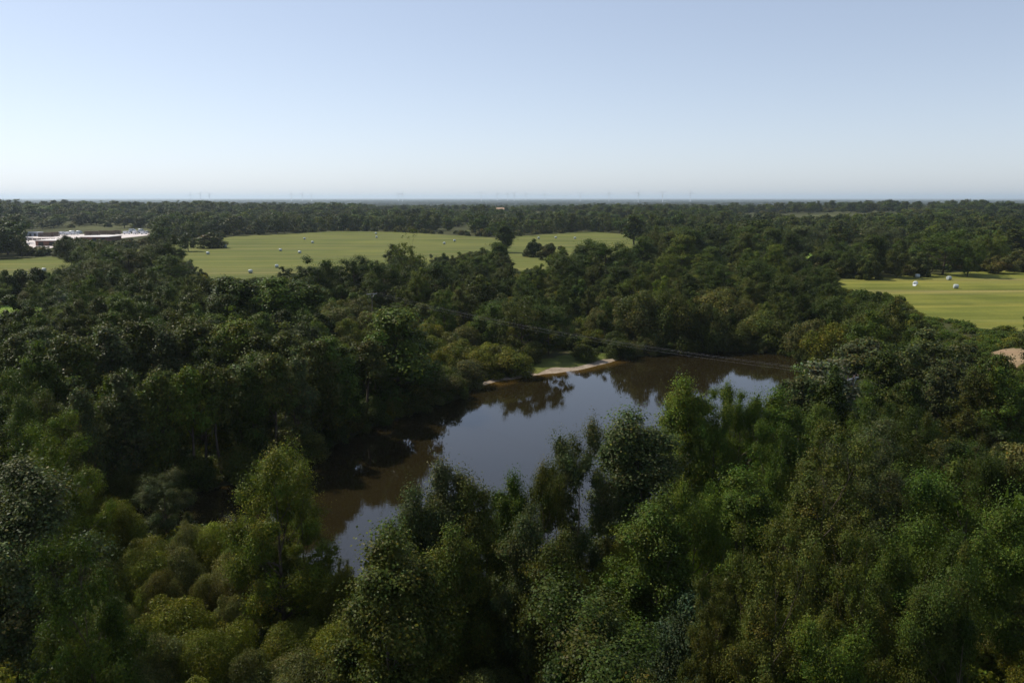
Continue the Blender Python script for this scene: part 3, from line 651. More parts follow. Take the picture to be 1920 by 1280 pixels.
def species(gx, gy, d, rr):
    if d < 260:
        if inside(WILLOW_PX, gx, gy): return 'willow', rr.uniform(3.2, 5), rr.choice(['olive', 'golden olive', 'olive', 'grey-olive', 'dull green'])
        if gx < 700 and gy > 955:
            return ('willow', rr.uniform(3.4, 5), rr.choice(['olive', 'grey-olive', 'golden olive', 'dull green', 'rusty olive']))
        if gx < 720 and gy > 640: return rr.choice(['poplar', 'ash', 'poplar', 'alder', 'ash']), rr.uniform(6.5, 11.5), rr.choice(['dull green', 'mid-green', 'grey-green', 'dark green', 'yellow-green'])
        if gx > 700 and gy > 700:
            k = rr.choice(['ash', 'poplar', 'ash', 'oak', 'willow', 'willow'])
            return (k, rr.uniform(9, 13.5), rr.choice(['dull green', 'mid-green', 'grey-green', 'dark green', 'bright green'])) if k != 'willow' else (k, rr.uniform(4, 6), rr.choice(['grey-olive', 'olive', 'dull green']))
        k = rr.choice(['oak', 'ash', 'willow', 'hawthorn', 'oak', 'willow'])
        if k in ('oak', 'ash'): return k, rr.choice([rr.uniform(6.2, 8), rr.uniform(9, 12)]), rr.choice(['dark green', 'dark green', 'dull green', 'mid-green', 'yellow-green'])
        return k, rr.uniform(3, 5.5), rr.choice(['dull green', 'grey-olive', 'olive', 'dark green'])
    k = rr.choice(['oak', 'oak', 'ash', 'hawthorn', 'oak', 'hawthorn', 'alder', 'hawthorn'])
    if k == 'hawthorn': return k, rr.uniform(3, 5.5), rr.choice(['dull green', 'dark green', 'grey-olive', 'rusty olive'])
    return k, rr.uniform(10, 16), rr.choice(['dark green', 'dark green', 'dull green', 'mid-green', 'dull green', 'yellow-green', 'grey-green'])

def fill(d0, d1, tries, pack, seed, half=39):
    rr = random.Random(seed)
    for _ in range(tries):
        d = math.sqrt(rr.uniform(d0 * d0, d1 * d1)); a = R(rr.uniform(-half, half)); x, y = d * math.sin(a), d * math.cos(a)
        if in_field(x, y, d): continue
        zg = gz1(x, y)
        if d < 260:
            if zg < 0.25: continue
        gx, gy = project(x, y, zg)
        if 1000 < gx < 1168 and 658 < gy < 712: continue               # beach clearing
        k, h, tone = species(gx, gy, d, rr); wf = rr.uniform(.85, 1.25) if d < 240 else rr.uniform(1.0, 1.8)
        okh = False
        for _s in range(3):
            r = crown_r(k, h, wf)
            if not blocks_open(x, y, zg, h, r): okh = True; break
            h *= .68
        if not okh or h < 2.4: continue
        if h < 6 and k in ('oak', 'ash', 'poplar', 'alder'): k = 'hawthorn'; wf = 1.0; r = crown_r(k, h, wf)
        if any((t['x'] - x) ** 2 + (t['y'] - y) ** 2 < (pack * (t['r'] + r)) ** 2 for t in near_list(x, y, r + 8)): continue
        put(k, x, y, h, wf, tone)
srng = random.Random(31)                                  # bushes hanging over the water along the far banks
def shore_line(a, b, step, lo, hi, tones):
    pts = smooth_poly([at_z(x, y, 0) for x, y in LAKE_PX[a:b]], 12, False); acc = step
    for (x0, y0), (x1, y1) in zip(pts, pts[1:]):
        acc += math.hypot(x1 - x0, y1 - y0)
        if acc >= step:
            acc = 0; d = math.hypot(x0, y0); off = srng.uniform(.8, 2.2); put(srng.choice(['willow', 'hawthorn', 'willow']), x0 * (1 + off / d), y0 * (1 + off / d), srng.uniform(lo, hi), srng.uniform(.8, 1.2), srng.choice(tones))
            step = srng.uniform(2.6, 4.6)
shore_line(0, 8, 3.5, 2.2, 4.2, ['dull green', 'dark green', 'dull green', 'grey-olive'])
shore_line(13, 20, 4, 2.2, 4.5, ['dull green', 'dark green', 'grey-olive'])
fill(22, 130, 2600, .66, 1)
fill(100, 260, 6500, .74, 2)
fill(240, 700, 16000, .78, 3)

# zones used in labels
LM = {'power pole': at_z(697, 547, 11.2), 'sandy beach': BEACH[len(BEACH) // 2], 'torn white bale': at_z(1716, 535, 3), 'storage yard': at_z(90, 452, 3), 'lone hedge tree': at_z(950, 490, 3), 'tallest grey poplar': at_z(850, 872, 14.5)}
def zone(t):
    gx, gy = project(t['x'], t['y'], gz1(t['x'], t['y'])); d = t['d']
    if d < 130 and gx > 700 and gy > 740 and t['x'] < 22: return 'opposite the beach', 'tallest grey poplar'
    if d < 150 and gx > 1300 and gy > 690: return 'below the stubble patch', 'sandy beach'
    if d < 130 and gy > 955: return 'in the pond end thicket', 'sandy beach'
    if inside(WILLOW_PX, gx, gy): return 'in the pole scrub', 'power pole'
    if d < 180 and gx < 760: return 'in the shaded bank wood', 'power pole'
    if d < 230 and gx < 1180: return 'behind the sandy beach', 'sandy beach'
    if d < 260 and gx < 1560: return 'at the pond head', 'sandy beach'
    if gx > 1480 and d < 430: return 'beside the four bale meadow', 'torn white bale'
    if gx < 300 and d < 520: return 'by the single bale field', 'storage yard'
    if d < 330: return 'between pond and bale field', 'power pole'
    if gx > 1180: return 'beyond the four bale meadow', 'torn white bale'
    if gx < 420: return 'around the storage yard', 'storage yard'
    return 'edging the wide bale field', 'lone hedge tree'
ONES = ['', 'first', 'second', 'third', 'fourth', 'fifth', 'sixth', 'seventh', 'eighth', 'ninth', 'tenth', 'eleventh', 'twelfth', 'thirteenth', 'fourteenth', 'fifteenth', 'sixteenth', 'seventeenth', 'eighteenth', 'nineteenth', 'twentieth']
def ordinal(n):
    if n <= 20: return ONES[n]
    return ['', '', 'twenty', 'thirty', 'forty', 'fifty'][n // 10] + '-' + ONES[n % 10] if n % 10 else ['', '', '', 'thirtieth', 'fortieth', 'fiftieth'][n // 10]
def label_of(t):
    nm, cat, adj = NAMES[t['kind']]
    if cat == 'tree': sz = 'tall' if t['h'] > 11.5 else ('mid-height' if t['h'] > 9 else 'low')
    else: sz = 'large' if t['h'] > 5.5 else ('mid-sized' if t['h'] > 4 else 'small')
    z, lm = zone(t); return f"{sz} {t['tone']} {adj} {cat}", z, lm

for t in TREES: t['size'] = t['h'] * t['r'] / max(t['d'], 25) ** 2
def in_view(t):
    zg = gz1(t['x'], t['y']); p = project(t['x'], t['y'], zg + t['h'] * .8); m = t['r'] / t['d'] * FPX
    return -m < p[0] < 1920 + m and p[1] < 1280 + m
for t in TREES: t['view'] = in_view(t)
isbush = lambda t: NAMES[t['kind']][1] == 'bush'
things = []
for flag in (False, True):
    grp = [t for t in TREES if isbush(t) == flag and t['view']]
    grp.sort(key=lambda t: (not t['hand'], -t['size'])); things += grp[:298]
chosen = set(id(t) for t in things); rest = [t for t in TREES if id(t) not in chosen]
trng = random.Random(77)
sets = {}
for t in things:
    if not t['label']: base, z, lm = label_of(t); sets.setdefault((base, z, lm), []).append(t)
for (base, z, lm), ts in sets.items():
    ts.sort(key=lambda t: math.hypot(t['x'] - LM[lm][0], t['y'] - LM[lm][1]))
    for i, t in enumerate(ts):
        t['auto'] = f'{base} {z}' if len(ts) == 1 else f'{ordinal(i + 1)} {base} from the {lm}, {z}'
        t['grp'] = f"{NAMES[t['kind']][0].replace('_', ' ')}s {z}"
for t in things:
    lod = 'near' if t['d'] < 84 else ('mid' if t['d'] < 420 else 'far')
    p = trng.choice(PROTO[(lod, t['kind'])]); s = t['h'] / p['top']; zg = gz1(t['x'], t['y'])
    nm, cat, adj = NAMES[t['kind']]
    e = empty(nm, (t['x'], t['y'], zg - .05), trng.uniform(0, 6.28), (s * t['wf'], s * t['wf'] * trng.uniform(.92, 1.08), s))
    new_obj('stems' if cat == 'bush' else 'trunk', p['trunk'], None, e)
    c = new_obj('crown', p['crown'], None, e); col = TONES[t['tone']]; j = trng.uniform(.88, 1.12)
    c.color = (col[0] * j, col[1] * j * trng.uniform(.95, 1.05), col[2] * j, 1)
    if t['label']: tag(e, t['label'], cat)
    else: tag(e, t['auto'], cat, t['grp'])

# ------------------------------------------------------------------ the rest of the wood and undergrowth: stuff
def proto_collection(name, items):
    pc = bpy.data.collections.new(name); k = 0
    for me in items:
        o = bpy.data.objects.new(f'{name}_{k:03d}', me); pc.objects.link(o); k += 1
    return pc
def joined(p):
    c, w = p['crown'], p['trunk']
    def grab(me):
        v = np.empty(len(me.vertices) * 3, np.float32); me.vertices.foreach_get('co', v); f = np.empty(len(me.loops), np.int32); me.loops.foreach_get('vertex_index', f)
        return v.reshape(-1, 3), f.reshape(-1, 4)
    v1, f1 = grab(c); v2, f2 = grab(w); tn = np.empty(len(f1) * 4, np.float32); c.attributes['tint'].data.foreach_get('color', tn)
    me = np_mesh('wood_' + p['kind'], np.concatenate([v1, v2]), np.concatenate([f1, f2 + len(v1)]))
    at = me.attributes.new('tint', 'FLOAT_COLOR', 'FACE'); at.data.foreach_set('color', np.concatenate([tn, np.ones(len(f2) * 4, np.float32)]))
    me.polygons.foreach_set('material_index', np.concatenate([np.zeros(len(f1), np.int32), np.ones(len(f2), np.int32)]))
    me.materials.append(M['wood_leaf']); me.materials.append(M['bark']); return me
def scatter(name, P, rot, scl, pick, tone, pc, label, cat):
    me = bpy.data.meshes.new(name); me.vertices.add(len(P)); me.vertices.foreach_set('co', np.asarray(P, np.float32).ravel())
    for nm, ty, arr, key in (('rot', 'FLOAT_VECTOR', rot, 'vector'), ('scl', 'FLOAT_VECTOR', scl, 'vector'), ('pick', 'INT', pick, 'value')):
        a = me.attributes.new(nm, ty, 'POINT'); a.data.foreach_set(key, np.asarray(arr, np.int32 if ty == 'INT' else np.float32).ravel())
    a = me.attributes.new('tone', 'FLOAT_COLOR', 'POINT'); a.data.foreach_set('color', np.column_stack([np.asarray(tone), np.ones(len(P))]).astype(np.float32).ravel())
    o = new_obj(name, me)
    ng = bpy.data.node_groups.new(name, 'GeometryNodeTree')
    ng.interface.new_socket('Geometry', in_out='INPUT', socket_type='NodeSocketGeometry'); ng.interface.new_socket('Geometry', in_out='OUTPUT', socket_type='NodeSocketGeometry')
    gi, go = ng.nodes.new('NodeGroupInput'), ng.nodes.new('NodeGroupOutput'); ip = ng.nodes.new('GeometryNodeInstanceOnPoints')
    ci = ng.nodes.new('GeometryNodeCollectionInfo'); ci.inputs['Collection'].default_value = pc; ci.inputs['Separate Children'].default_value = True; ci.inputs['Reset Children'].default_value = True
    def na(nm, ty):
        n = ng.nodes.new('GeometryNodeInputNamedAttribute'); n.data_type = ty; n.inputs['Name'].default_value = nm; return n.outputs['Attribute']
    l = ng.links.new
    l(gi.outputs[0], ip.inputs['Points']); l(ci.outputs[0], ip.inputs['Instance']); ip.inputs['Pick Instance'].default_value = True
    l(na('pick', 'INT'), ip.inputs['Instance Index']); l(na('scl', 'FLOAT_VECTOR'), ip.inputs['Scale'])
    er = ng.nodes.new('FunctionNodeEulerToRotation'); l(na('rot', 'FLOAT_VECTOR'), er.inputs[0]); l(er.outputs[0], ip.inputs['Rotation'])
    l(ip.outputs[0], go.inputs[0])
    md = o.modifiers.new('scatter', 'NODES'); md.node_group = ng
    return tag(o, label, cat, kind='stuff')
items = []; index = {}
WT = {'oak': ['dark green', 'dull green', 'mid-green', 'yellow-green'], 'ash': ['dull green', 'mid-green', 'dark green', 'grey-green', 'bright green', 'yellow-green'], 'poplar': ['dull green', 'dark green', 'grey-green', 'mid-green', 'bright green', 'yellow-green'],
      'alder': ['dark green', 'dull green', 'mid-green', 'grey-green', 'yellow-green'], 'hawthorn': ['dull green', 'dark green', 'grey-olive', 'rusty olive', 'olive'], 'willow': ['olive', 'grey-olive', 'dull green', 'golden olive', 'rusty olive', 'dark green']}
for lod in ('mid', 'far'):
    for k, tones in WT.items():
        for i, p in enumerate(PROTO[(lod, k)][:1 if lod == 'mid' else 3]):
            index.setdefault((lod, k), []).append((len(items), p['top'])); items.append(joined(p))
pcw = proto_collection('wood_kinds', items)
P, Ro, S, K, Tn = [], [], [], [], []
frng = random.Random(99)
def emit(kind, lod, tone, x, y, z, h, wf):
    i, tp = frng.choice(index[(lod, kind)]); s = h / tp; j = frng.uniform(.85, 1.15); Tn.append(tuple(q * j for q in TONES[tone]))
    P.append((x, y, z - .1)); Ro.append((0, 0, frng.uniform(0, 6.28))); S.append((s * wf, s * wf, s)); K.append(i)
for t in rest:
    if t['kind'] in WT: emit(t['kind'], 'mid' if t['d'] < 380 else 'far', t['tone'], t['x'], t['y'], gz1(t['x'], t['y']), t['h'], t['wf'])
# beyond 700 m the wood goes on to the horizon, thinning into clumps and hedges
g_ = np.arange(-2300, 2300, 18.0); GX, GY = np.meshgrid(g_, np.arange(520, 3200, 18.0)); fx = GX.ravel() + RNG.uniform(-7.5, 7.5, GX.size); fy = GY.ravel() + RNG.uniform(-7.5, 7.5, GX.size)
dd = np.hypot(fx, fy); sel = (dd > 690) & (dd < 3200) & (np.abs(np.arctan2(fx, fy)) < R(38)) & (RNG.random(fx.size) < .88); fx, fy, dd = fx[sel], fy[sel], dd[sel]
fz = gz(fx, fy)
patch = np.sin(fx / 130 + 1.3 * np.sin(fy / 210)) * np.sin(fy / 170 + 1.1 * np.sin(fx / 190 + 2))
keep = (patch > -0.45) | (dd < 800) | ((fx < -250) & (dd < 1600))
low = np.sin(fx / 63 + 2 * np.sin(fy / 91)) * np.sin(fy / 77 + 2 * np.sin(fx / 83))
for f in (FIELDS['mead1'], YARD, FIELDS['wide']): keep &= ~inside_np(f, fx, fy)
HOUSE = at_z(938, 398, 7.5)
hd = np.hypot(fx - HOUSE[0], fy - HOUSE[1]); keep &= ~((hd < 16) | ((np.abs(fx * HOUSE[1] - fy * HOUSE[0]) / HOUSE[1] < 14) & (fy < HOUSE[1]) & (fy > HOUSE[1] - 170)))
for i in np.nonzero(keep)[0]:
    k = frng.choice(['oak', 'oak', 'oak', 'ash', 'poplar', 'alder', 'hawthorn', 'hawthorn', 'hawthorn']); tn = frng.choice(WT[k])
    h = (frng.uniform(7, 14) if k != 'hawthorn' else frng.uniform(4, 6)) * (1 + .22 * low[i])
    emit(k, 'far', tn, fx[i], fy[i], fz[i], h, frng.uniform(1.4, 2.6))
N3 = 15000
dd = np.sqrt(RNG.uniform(3000 ** 2, 14000 ** 2, N3)); aa = RNG.uniform(-R(37), R(37), N3); fx, fy = dd * np.sin(aa), dd * np.cos(aa); fz = gz(fx, fy)
patch = np.sin(fx / 420 + 1.3 * np.sin(fy / 700)) * np.sin(fy / 600 + 1.1 * np.sin(fx / 500 + 2)); sel = np.nonzero(patch > -.5)[0]
for i in sel: emit(frng.choice(['oak', 'ash']), 'far', frng.choice(['dark green', 'dull green']), fx[i], fy[i], fz[i], frng.uniform(11, 18), frng.uniform(2.5, 4.5))
scatter('distant_woodland', P, Ro, S, K, Tn, pcw, 'dense mixed green woodland stretching away to the horizon', 'woodland')

# undergrowth: brambles, nettles and saplings on the wood floor and rough banks
ub = [bush_proto('bramble', 80 + i, 700, .34, 3) for i in range(4)]
items = []; UT = [TONES[q] for q in ('dull green', 'dark green', 'olive', 'mid-green', 'bright green')]
for p in ub: p['crown'].materials[0] = M['wood_leaf']; items.append(p['crown'])
pcu = proto_collection('undergrowth_kinds', items)
P, Ro, S, K, Tn = [], [], [], [], []
ROUGH = plan([(1690,590),(1740,598),(1830,618),(1930,626),(2000,630),(2000,655),(1920,648),(1850,655),(1800,650),(1720,640)], 2.8)
n = 15000; dd = np.concatenate([np.sqrt(RNG.uniform(25 ** 2, 300 ** 2, n - 6000)), np.sqrt(RNG.uniform(20 ** 2, 135 ** 2, 6000))]); aa = RNG.uniform(-R(38), R(38), n); ux, uy = dd * np.sin(aa), dd * np.cos(aa); uz = gz(ux, uy)
for x, y, z in zip(ux, uy, uz):
    if z < 0.12 or in_field(x, y, 0): continue
    gx, gy = project(x, y, z)
    if 1000 < gx < 1168 and 662 < gy < 710: continue
    s = frng.uniform(.35, 1.0); lush = inside(ROUGH, x, y)
    P.append((x, y, z - .08)); Ro.append((0, 0, frng.uniform(0, 6.28))); S.append((s, s, s * frng.uniform(.6, 1.3) * (.7 if lush else 1)))
    K.append(frng.randrange(4)); Tn.append(UT[frng.choice([2, 4, 4, 3]) if lush else frng.choice([0, 1, 2, 3])])
for _ in range(500):
    x = frng.uniform(60, 140); y = frng.uniform(110, 200)
    if inside(ROUGH, x, y):
        s = frng.uniform(.25, .8); P.append((x, y, gz1(x, y) - .08)); Ro.append((0, 0, frng.uniform(0, 6.28))); S.append((s, s, s * .7)); K.append(frng.randrange(4)); Tn.append(UT[frng.choice([2, 2, 4, 0])])
scatter('undergrowth', P, Ro, S, K, Tn, pcu, 'low leafy undergrowth covering the wood floor and rough banks', 'undergrowth')

# ------------------------------------------------------------------ bales
film = plain('bale_film', (0.40, 0.44, 0.42), 0.45, 0.5, 0.12, 3.0)
film_torn = plain('bale_film_torn', (0.70, 0.72, 0.72), 0.4, 0.5, 0.08, 3.0)
def bale_mesh(seed):
    rng = random.Random(seed); mb = MB(); n = 20
    prof = [(-.64, .30), (-.66, .50), (-.62, .62), (-.54, .67), (-.2, .69), (.2, .69), (.54, .67), (.62, .62), (.66, .50), (.64, .30)]
    for x, r in prof:
        for k in range(n):
            w = 2 * math.pi * k / n; z = .67 + r * math.sin(w) * (1 if math.sin(w) > -.7 else .97); q = 1 + rng.uniform(-.012, .012)
            mb.v.append((x, r * math.cos(w) * q * 1.02, max(0, z * q)))
    for i in range(len(prof) - 1):
        for k in range(n): mb.f.append((i*n + k, i*n + (k+1) % n, (i+1)*n + (k+1) % n, (i+1)*n + k))
    return mb.mesh('film_wrap', True)
def cap_mesh(sx):
    mb = MB(); n = 20
    for x, r in ((.641, .31), (.625, .14)):
        for k in range(n): w = 2 * math.pi * k / n; mb.v.append((sx * x, r * math.cos(w), .67 + r * math.sin(w)))
    for k in range(n): mb.f.append((k, (k+1) % n, n + (k+1) % n, n + k))
    mb.f.append(tuple(n + k for k in range(n))); return mb.mesh('end_fold')
bm_ = [bale_mesh(i) for i in range(3)]; caps = [cap_mesh(-1), cap_mesh(1)]
for m_ in bm_ + caps: m_.materials.append(film)
BALES = [(83,509,'small'),(390,477,'w'),(423,464,'w'),(526,471,'w'),(562,475,'w'),(571,449,'w'),(586,456,'w'),(519,502,'w'),(470,512,'w'),(705,439,'w'),(706,446,'w'),(833,458,'w'),(852,453,'w'),(1010,448,'w'),(1042,447,'w'),(1078,448,'w'),
         (1720,521,'f0'),(1779,525,'f1'),(1716,535,'f2'),(1792,541,'f3')]
BL = {'small': 'single wrapped bale lying on the small mown field', 'f0': 'wrapped bale in the tree shade at the edge of the sunny meadow', 'f1': 'wrapped bale out in the sunny meadow behind the lowest one',
      'f2': 'torn bright white bale with film trailing on the sunny meadow', 'f3': 'wrapped bale standing farthest from the trees on the sunny meadow'}
for i, (px, py, w) in enumerate(BALES):
    x, y = at_z(px, py, 3.03); rz = [0.15, -.1, .35, 0.05, -.25][i % 5]
    e = empty('wrapped_bale', (x, y, 3.03), rz if w != 'f2' else .9, 0.98)
    o = new_obj('film_wrap', bm_[i % 3], None, e)
    if w == 'f2': o.material_slots[0].link = 'OBJECT'; o.material_slots[0].material = film_torn
    for c_ in caps: new_obj('end_fold', c_, None, e)
    if w == 'f2':
        mb = MB(); mb.v = [(-.6, -.5, .3), (-.6, .5, .35), (-1.1, .55, .12), (-1.2, -.45, .08), (-1.9, .2, .03), (-1.8, -.3, .02), (-.6, -.5, .27), (-.6, .5, .32), (-1.1, .55, .09), (-1.2, -.45, .05), (-1.9, .2, .0), (-1.8, -.3, -.01)]
        mb.f = [(0, 1, 2, 3), (3, 2, 4, 5), (6, 9, 8, 7), (9, 11, 10, 8)]; mb.obj('loose_film', film_torn, e)
    if w == 'w':
        n_ = sorted(range(len(BALES)), key=lambda q: 1e9 if BALES[q][2] != 'w' else math.dist(at_z(BALES[q][0], BALES[q][1], 3.03), LM['lone hedge tree'])).index(i) + 1
        tag(e, f'{ordinal(n_)} wrapped bale from the lone hedge tree on the wide bale field', 'bale', 'wrapped bales on the wide bale field')
    else: tag(e, BL[w], 'bale')

# ------------------------------------------------------------------ power line
steel = plain('galvanised', (0.35, 0.36, 0.37), 0.5, 0.5, metal=.6); conc = plain('pole_wood', (0.16, 0.13, 0.10), 0.85, 0.2, .3, 2.0); porc = plain('insulator', (0.20, 0.13, 0.10), 0.25, 0.5); wirem = plain('wire_metal', (0.22, 0.22, 0.23), 0.5, 0.3)
A = np.array([*at_z(697, 547, 11.2)]); Bp = np.array([*at_z(1600, 702, 11.2)])
ldir = (Bp - A) / np.linalg.norm(Bp - A); ln_ = math.atan2(ldir[1], ldir[0]); heads = []
for q, (pos, lab) in enumerate(((A, 'wooden power pole standing in the willow scrub at the wood edge'), (Bp, 'wooden power pole hidden among the trees at the end of the pond'))):
    zg = gz1(*pos); e = empty('power_pole', (pos[0], pos[1], zg - .2), ln_); H = 11.2 - zg + .2
    MB().tube([(0, 0, 0), (0, 0, H * .5), (0, 0, H - .25)], [.17, .14, .11], 10).obj('post', conc, e, True)
    MB().box(0, 0, H - .45, .12, 2.4, .12).obj('crossarm', steel, e)
    br = MB(); br.tube([(.08, .55, H - .5), (.08, 0, H - 1.2)], .03, 5); br.tube([(.08, -.55, H - .5), (.08, 0, H - 1.2)], .03, 5); br.obj('brace', steel, e)
    hs = []
    for s in (-1.1, 0.35, 1.1):
        MB().tube([(0, s, H - .38), (0, s, H - .28), (0, s, H - .26), (0, s, H - .16), (0, s, H - .12)], [.05, .07, .1, .09, .04], 8).obj('insulator', porc, e, True)
        hs.append((pos[0] - math.sin(ln_) * s, pos[1] + math.cos(ln_) * s, zg - .2 + H - .12))
    heads.append(hs); tag(e, lab, 'power pole')
for k, lab in enumerate(('power cable on the outer end of the crossarm facing the pond', 'middle power cable crossing above the head of the pond', 'power cable on the crossarm end away from the shaded bank')):
    p, q = np.array(heads[0][k]), np.array(heads[1][k]); t = np.linspace(0, 1, 40)[:, None]; pts = p + (q - p) * t; pts[:, 2] -= 4 * 1.3 * (t * (1 - t))[:, 0]
    w = MB().tube([tuple(a_) for a_ in pts], .005, 5).obj('power_cable', wirem, None, True); tag(w, lab, 'cable')

# ------------------------------------------------------------------ white bird at the water edge and a drift branch
bx_, by_ = at_z(1159, 664, .25); bz_ = max(gz1(bx_, by_), .05)
wht = plain('white_plumage', (.8, .8, .78), .8, .2); beak = plain('beak', (.45, .28, .06), .5); darkleg = plain('leg_skin', (.05, .05, .05), .6)
e = empty('egret', (bx_, by_, bz_), .6)
MB().tube([(-.32, 0, .34), (-.22, 0, .38), (-.05, 0, .42), (.1, 0, .46), (.17, 0, .54), (.15, 0, .64), (.19, 0, .72), (.24, 0, .78), (.31, 0, .77)], [.015, .06, .10, .085, .045, .032, .03, .042, .015], 10).obj('body', wht, e, True)
MB().tube([(.30, 0, .77), (.42, 0, .755)], [.014, .003], 6).obj('beak', beak, e)
for s in (-.04, .04): MB().tube([(0, s, .36), (.02, s, .18), (0, s, 0), (.07, s, 0)], [.012, .008, .008, .005], 5).obj('leg', darkleg, e)
tag(e, 'small white bird standing at the tip of the sandy beach', 'bird')
e = MB(); e.tube([(0, 0, .12), (.8, .2, .3), (1.7, .1, .28), (2.6, -.3, .15)], [.10, .09, .07, .03], 7).tube([(.8, .2, .3), (1.2, .7, .7), (1.3, 1.1, .9)], [.05, .04, .015], 5).tube([(1.7, .1, .28), (2.0, -.4, .6)], [.04, .012], 5)
o = e.obj('fallen_branch', M['bark'], None, True); o.location = (bx_ + .6, by_ - .4, max(0, bz_ - .1)); tag(o, 'dark fallen branch lying in the shallows beside the white bird', 'branch')

# ------------------------------------------------------------------ storage yard
yard_m = plain('yard_concrete', (.60, .54, .50), .9, .1, .12, .15)
flat('yard', YARD, 3.05, yard_m, 'pale concrete storage yard behind the trees')['category'] = 'yard'
brick = plain('brown_wall', (.20, .105, .075), .85, .1, .2, 1.0); pale_roof = plain('pale_roof', (.72, .67, .63), .7, .2, .08, .5); timber = plain('pallet_wood', (.115, .078, .06), .9, .1, .35, 1.5); greyp = plain('grey_sheet', (.42, .45, .5), .5, .4, .1, .8); dark = plain('dark_opening', (.03, .03, .03), .6); white = plain('white_paint', (.78, .78, .78), .35, .5); glass = plain('car_glass', (.03, .035, .04), .08, .6); tyre = plain('tyre', (.02, .02, .02), .9)
def shed(px0, px1, py, hgt, depth, wallm, roofm, label, name='storage_shed', cat='shed', doors=3):
    p0, p1 = at_z(px0, py, 3.05), at_z(px1, py, 3.05); w = abs(p1[0] - p0[0]); cx = (p0[0] + p1[0]) / 2; cyy = (p0[1] + p1[1]) / 2 + depth / 2
    e = empty(name, (cx, cyy, 3.05), math.atan2(p1[1] - p0[1], p1[0] - p0[0]))
    MB().box(0, 0, hgt / 2, w, depth, hgt).obj('wall', wallm, e); MB().box(0, 0, hgt + .18, w + .8, depth + .8, .34).obj('roof', roofm, e)
    for i in range(doors):
        MB().box((i + .5) / doors * w - w / 2, -depth / 2 - .04, hgt * .4, w / doors * .45, .1, hgt * .75).obj('door', dark, e)
    tag(e, label, cat)
shed(67, 107, 461, 2.8, 14, brick, pale_roof, 'low brown shed with pale flat roof at the front of the storage yard', doors=2)
shed(36, 70, 443, 2.4, 7, greyp, greyp, 'long grey sheet-metal shed at the back of the storage yard', doors=4)
shed(152, 202, 452, 2.4, 18, brick, pale_roof, 'wide low shed with pale roof between yard and trees', doors=3)
def stack(px, py, n_w, n_h, label):
    x, y = at_z(px, py, 3.05); e = empty('pallet_stack', (x, y, 3.05), -.05)
    for k in range(n_h):
        mb = MB(); z0 = k * .5
        for i in range(n_w): mb.box((i - (n_w - 1) / 2) * 1.25, 0, z0 + .22, 1.18, 2.4, .36)
        mb.obj('pallet_layer', timber, e)
    tag(e, label, 'pallet stack', 'pallet stacks in the yard')
for px, py in ((80, 444), (93, 444), (104, 443), (166, 441), (180, 441), (194, 440), (208, 440), (220, 439)): stack(px, py, 4, 6, 'tall dark brown stack of timber pallets in the storage yard')
for i in range(7):
    x, y = at_z(48 + i * 8.6, 450, 3.05); e = empty('crate', (x, y, 3.05), 0.05)
    MB().box(0, 0, .55, 1.9, 1.4, 1.0).obj('body', timber, e); MB().box(0, 0, 1.11, 2.0, 1.5, .1).obj('lid', pale_roof, e)
    tag(e, 'dark crate with pale lid in the row on the yard', 'crate', 'row of crates on the yard')
def car(x, y, z, rz, van, label, group=None):
    e = empty('parked_van' if van else 'parked_car', (x, y, z), rz)
    L_, W_, H_ = (5.2, 2.0, 2.2) if van else (4.2, 1.75, 1.42)
    pr = [(-L_/2, .35), (-L_/2, H_ * .62), (-L_/2 + .25, H_ * .97), (L_ * .12, H_), (L_ * .28, H_ * .62), (L_/2 - .1, H_ * .52), (L_/2, .4)] if not van else [(-L_/2, .35), (-L_/2, H_ * .95), (-L_/2 + .15, H_), (L_ * .22, H_), (L_ * .36, H_ * .58), (L_/2 - .05, H_ * .48), (L_/2, .4)]
    mb = MB(); k = len(pr)
    for s in (-1, 1):
        for a_, z_ in pr: mb.v.append((a_, s * W_ / 2 * (.86 if z_ > H_ * .8 else 1), z_))
    mb.f = [tuple(range(k)), tuple(range(2 * k - 1, k - 1, -1))] + [(i, k + i, k + (i + 1) % k, (i + 1) % k) for i in range(k)]
    mb.obj('body', white, e)
    for s in (-1, 1): MB().box(L_ * (.12 if van else -.05), s * W_ * .485, H_ * .76, L_ * (.2 if van else .42), .06, H_ * .2).obj('side_window', glass, e)
    MB().box(L_ * (.30 if van else .21), 0, H_ * .8, .07, W_ * .78, H_ * .26).obj('windscreen', glass, e)
    for a_ in (-.31, .31):
        for s in (-1, 1): MB().tube([(L_ * a_, s * (W_/2 - .2), .33), (L_ * a_, s * (W_/2 + .02), .33)], .33, 12).obj('wheel', tyre, e)
    tag(e, label, 'van' if van else 'car', group)
for i in range(14):
    px, py = (118 + i * 6.2, 440 - (i % 2) * 2) if i < 6 else (238 + (i - 6) * 5.4, 439 - (i % 3) * 2.4)
    x, y = at_z(px, py, 3.05); car(x, y, 3.05, [.1, 1.5, .3, 1.4][i % 4], i % 3 != 1, 'white van parked in the storage yard' if i % 3 != 1 else 'white car parked in the storage yard', 'white vehicles parked in the yard')
x, y = at_z(664, 556, 3.0); car(x, y, gz1(x, y) + .02, .1, False, 'white car half hidden under the trees near the power pole')

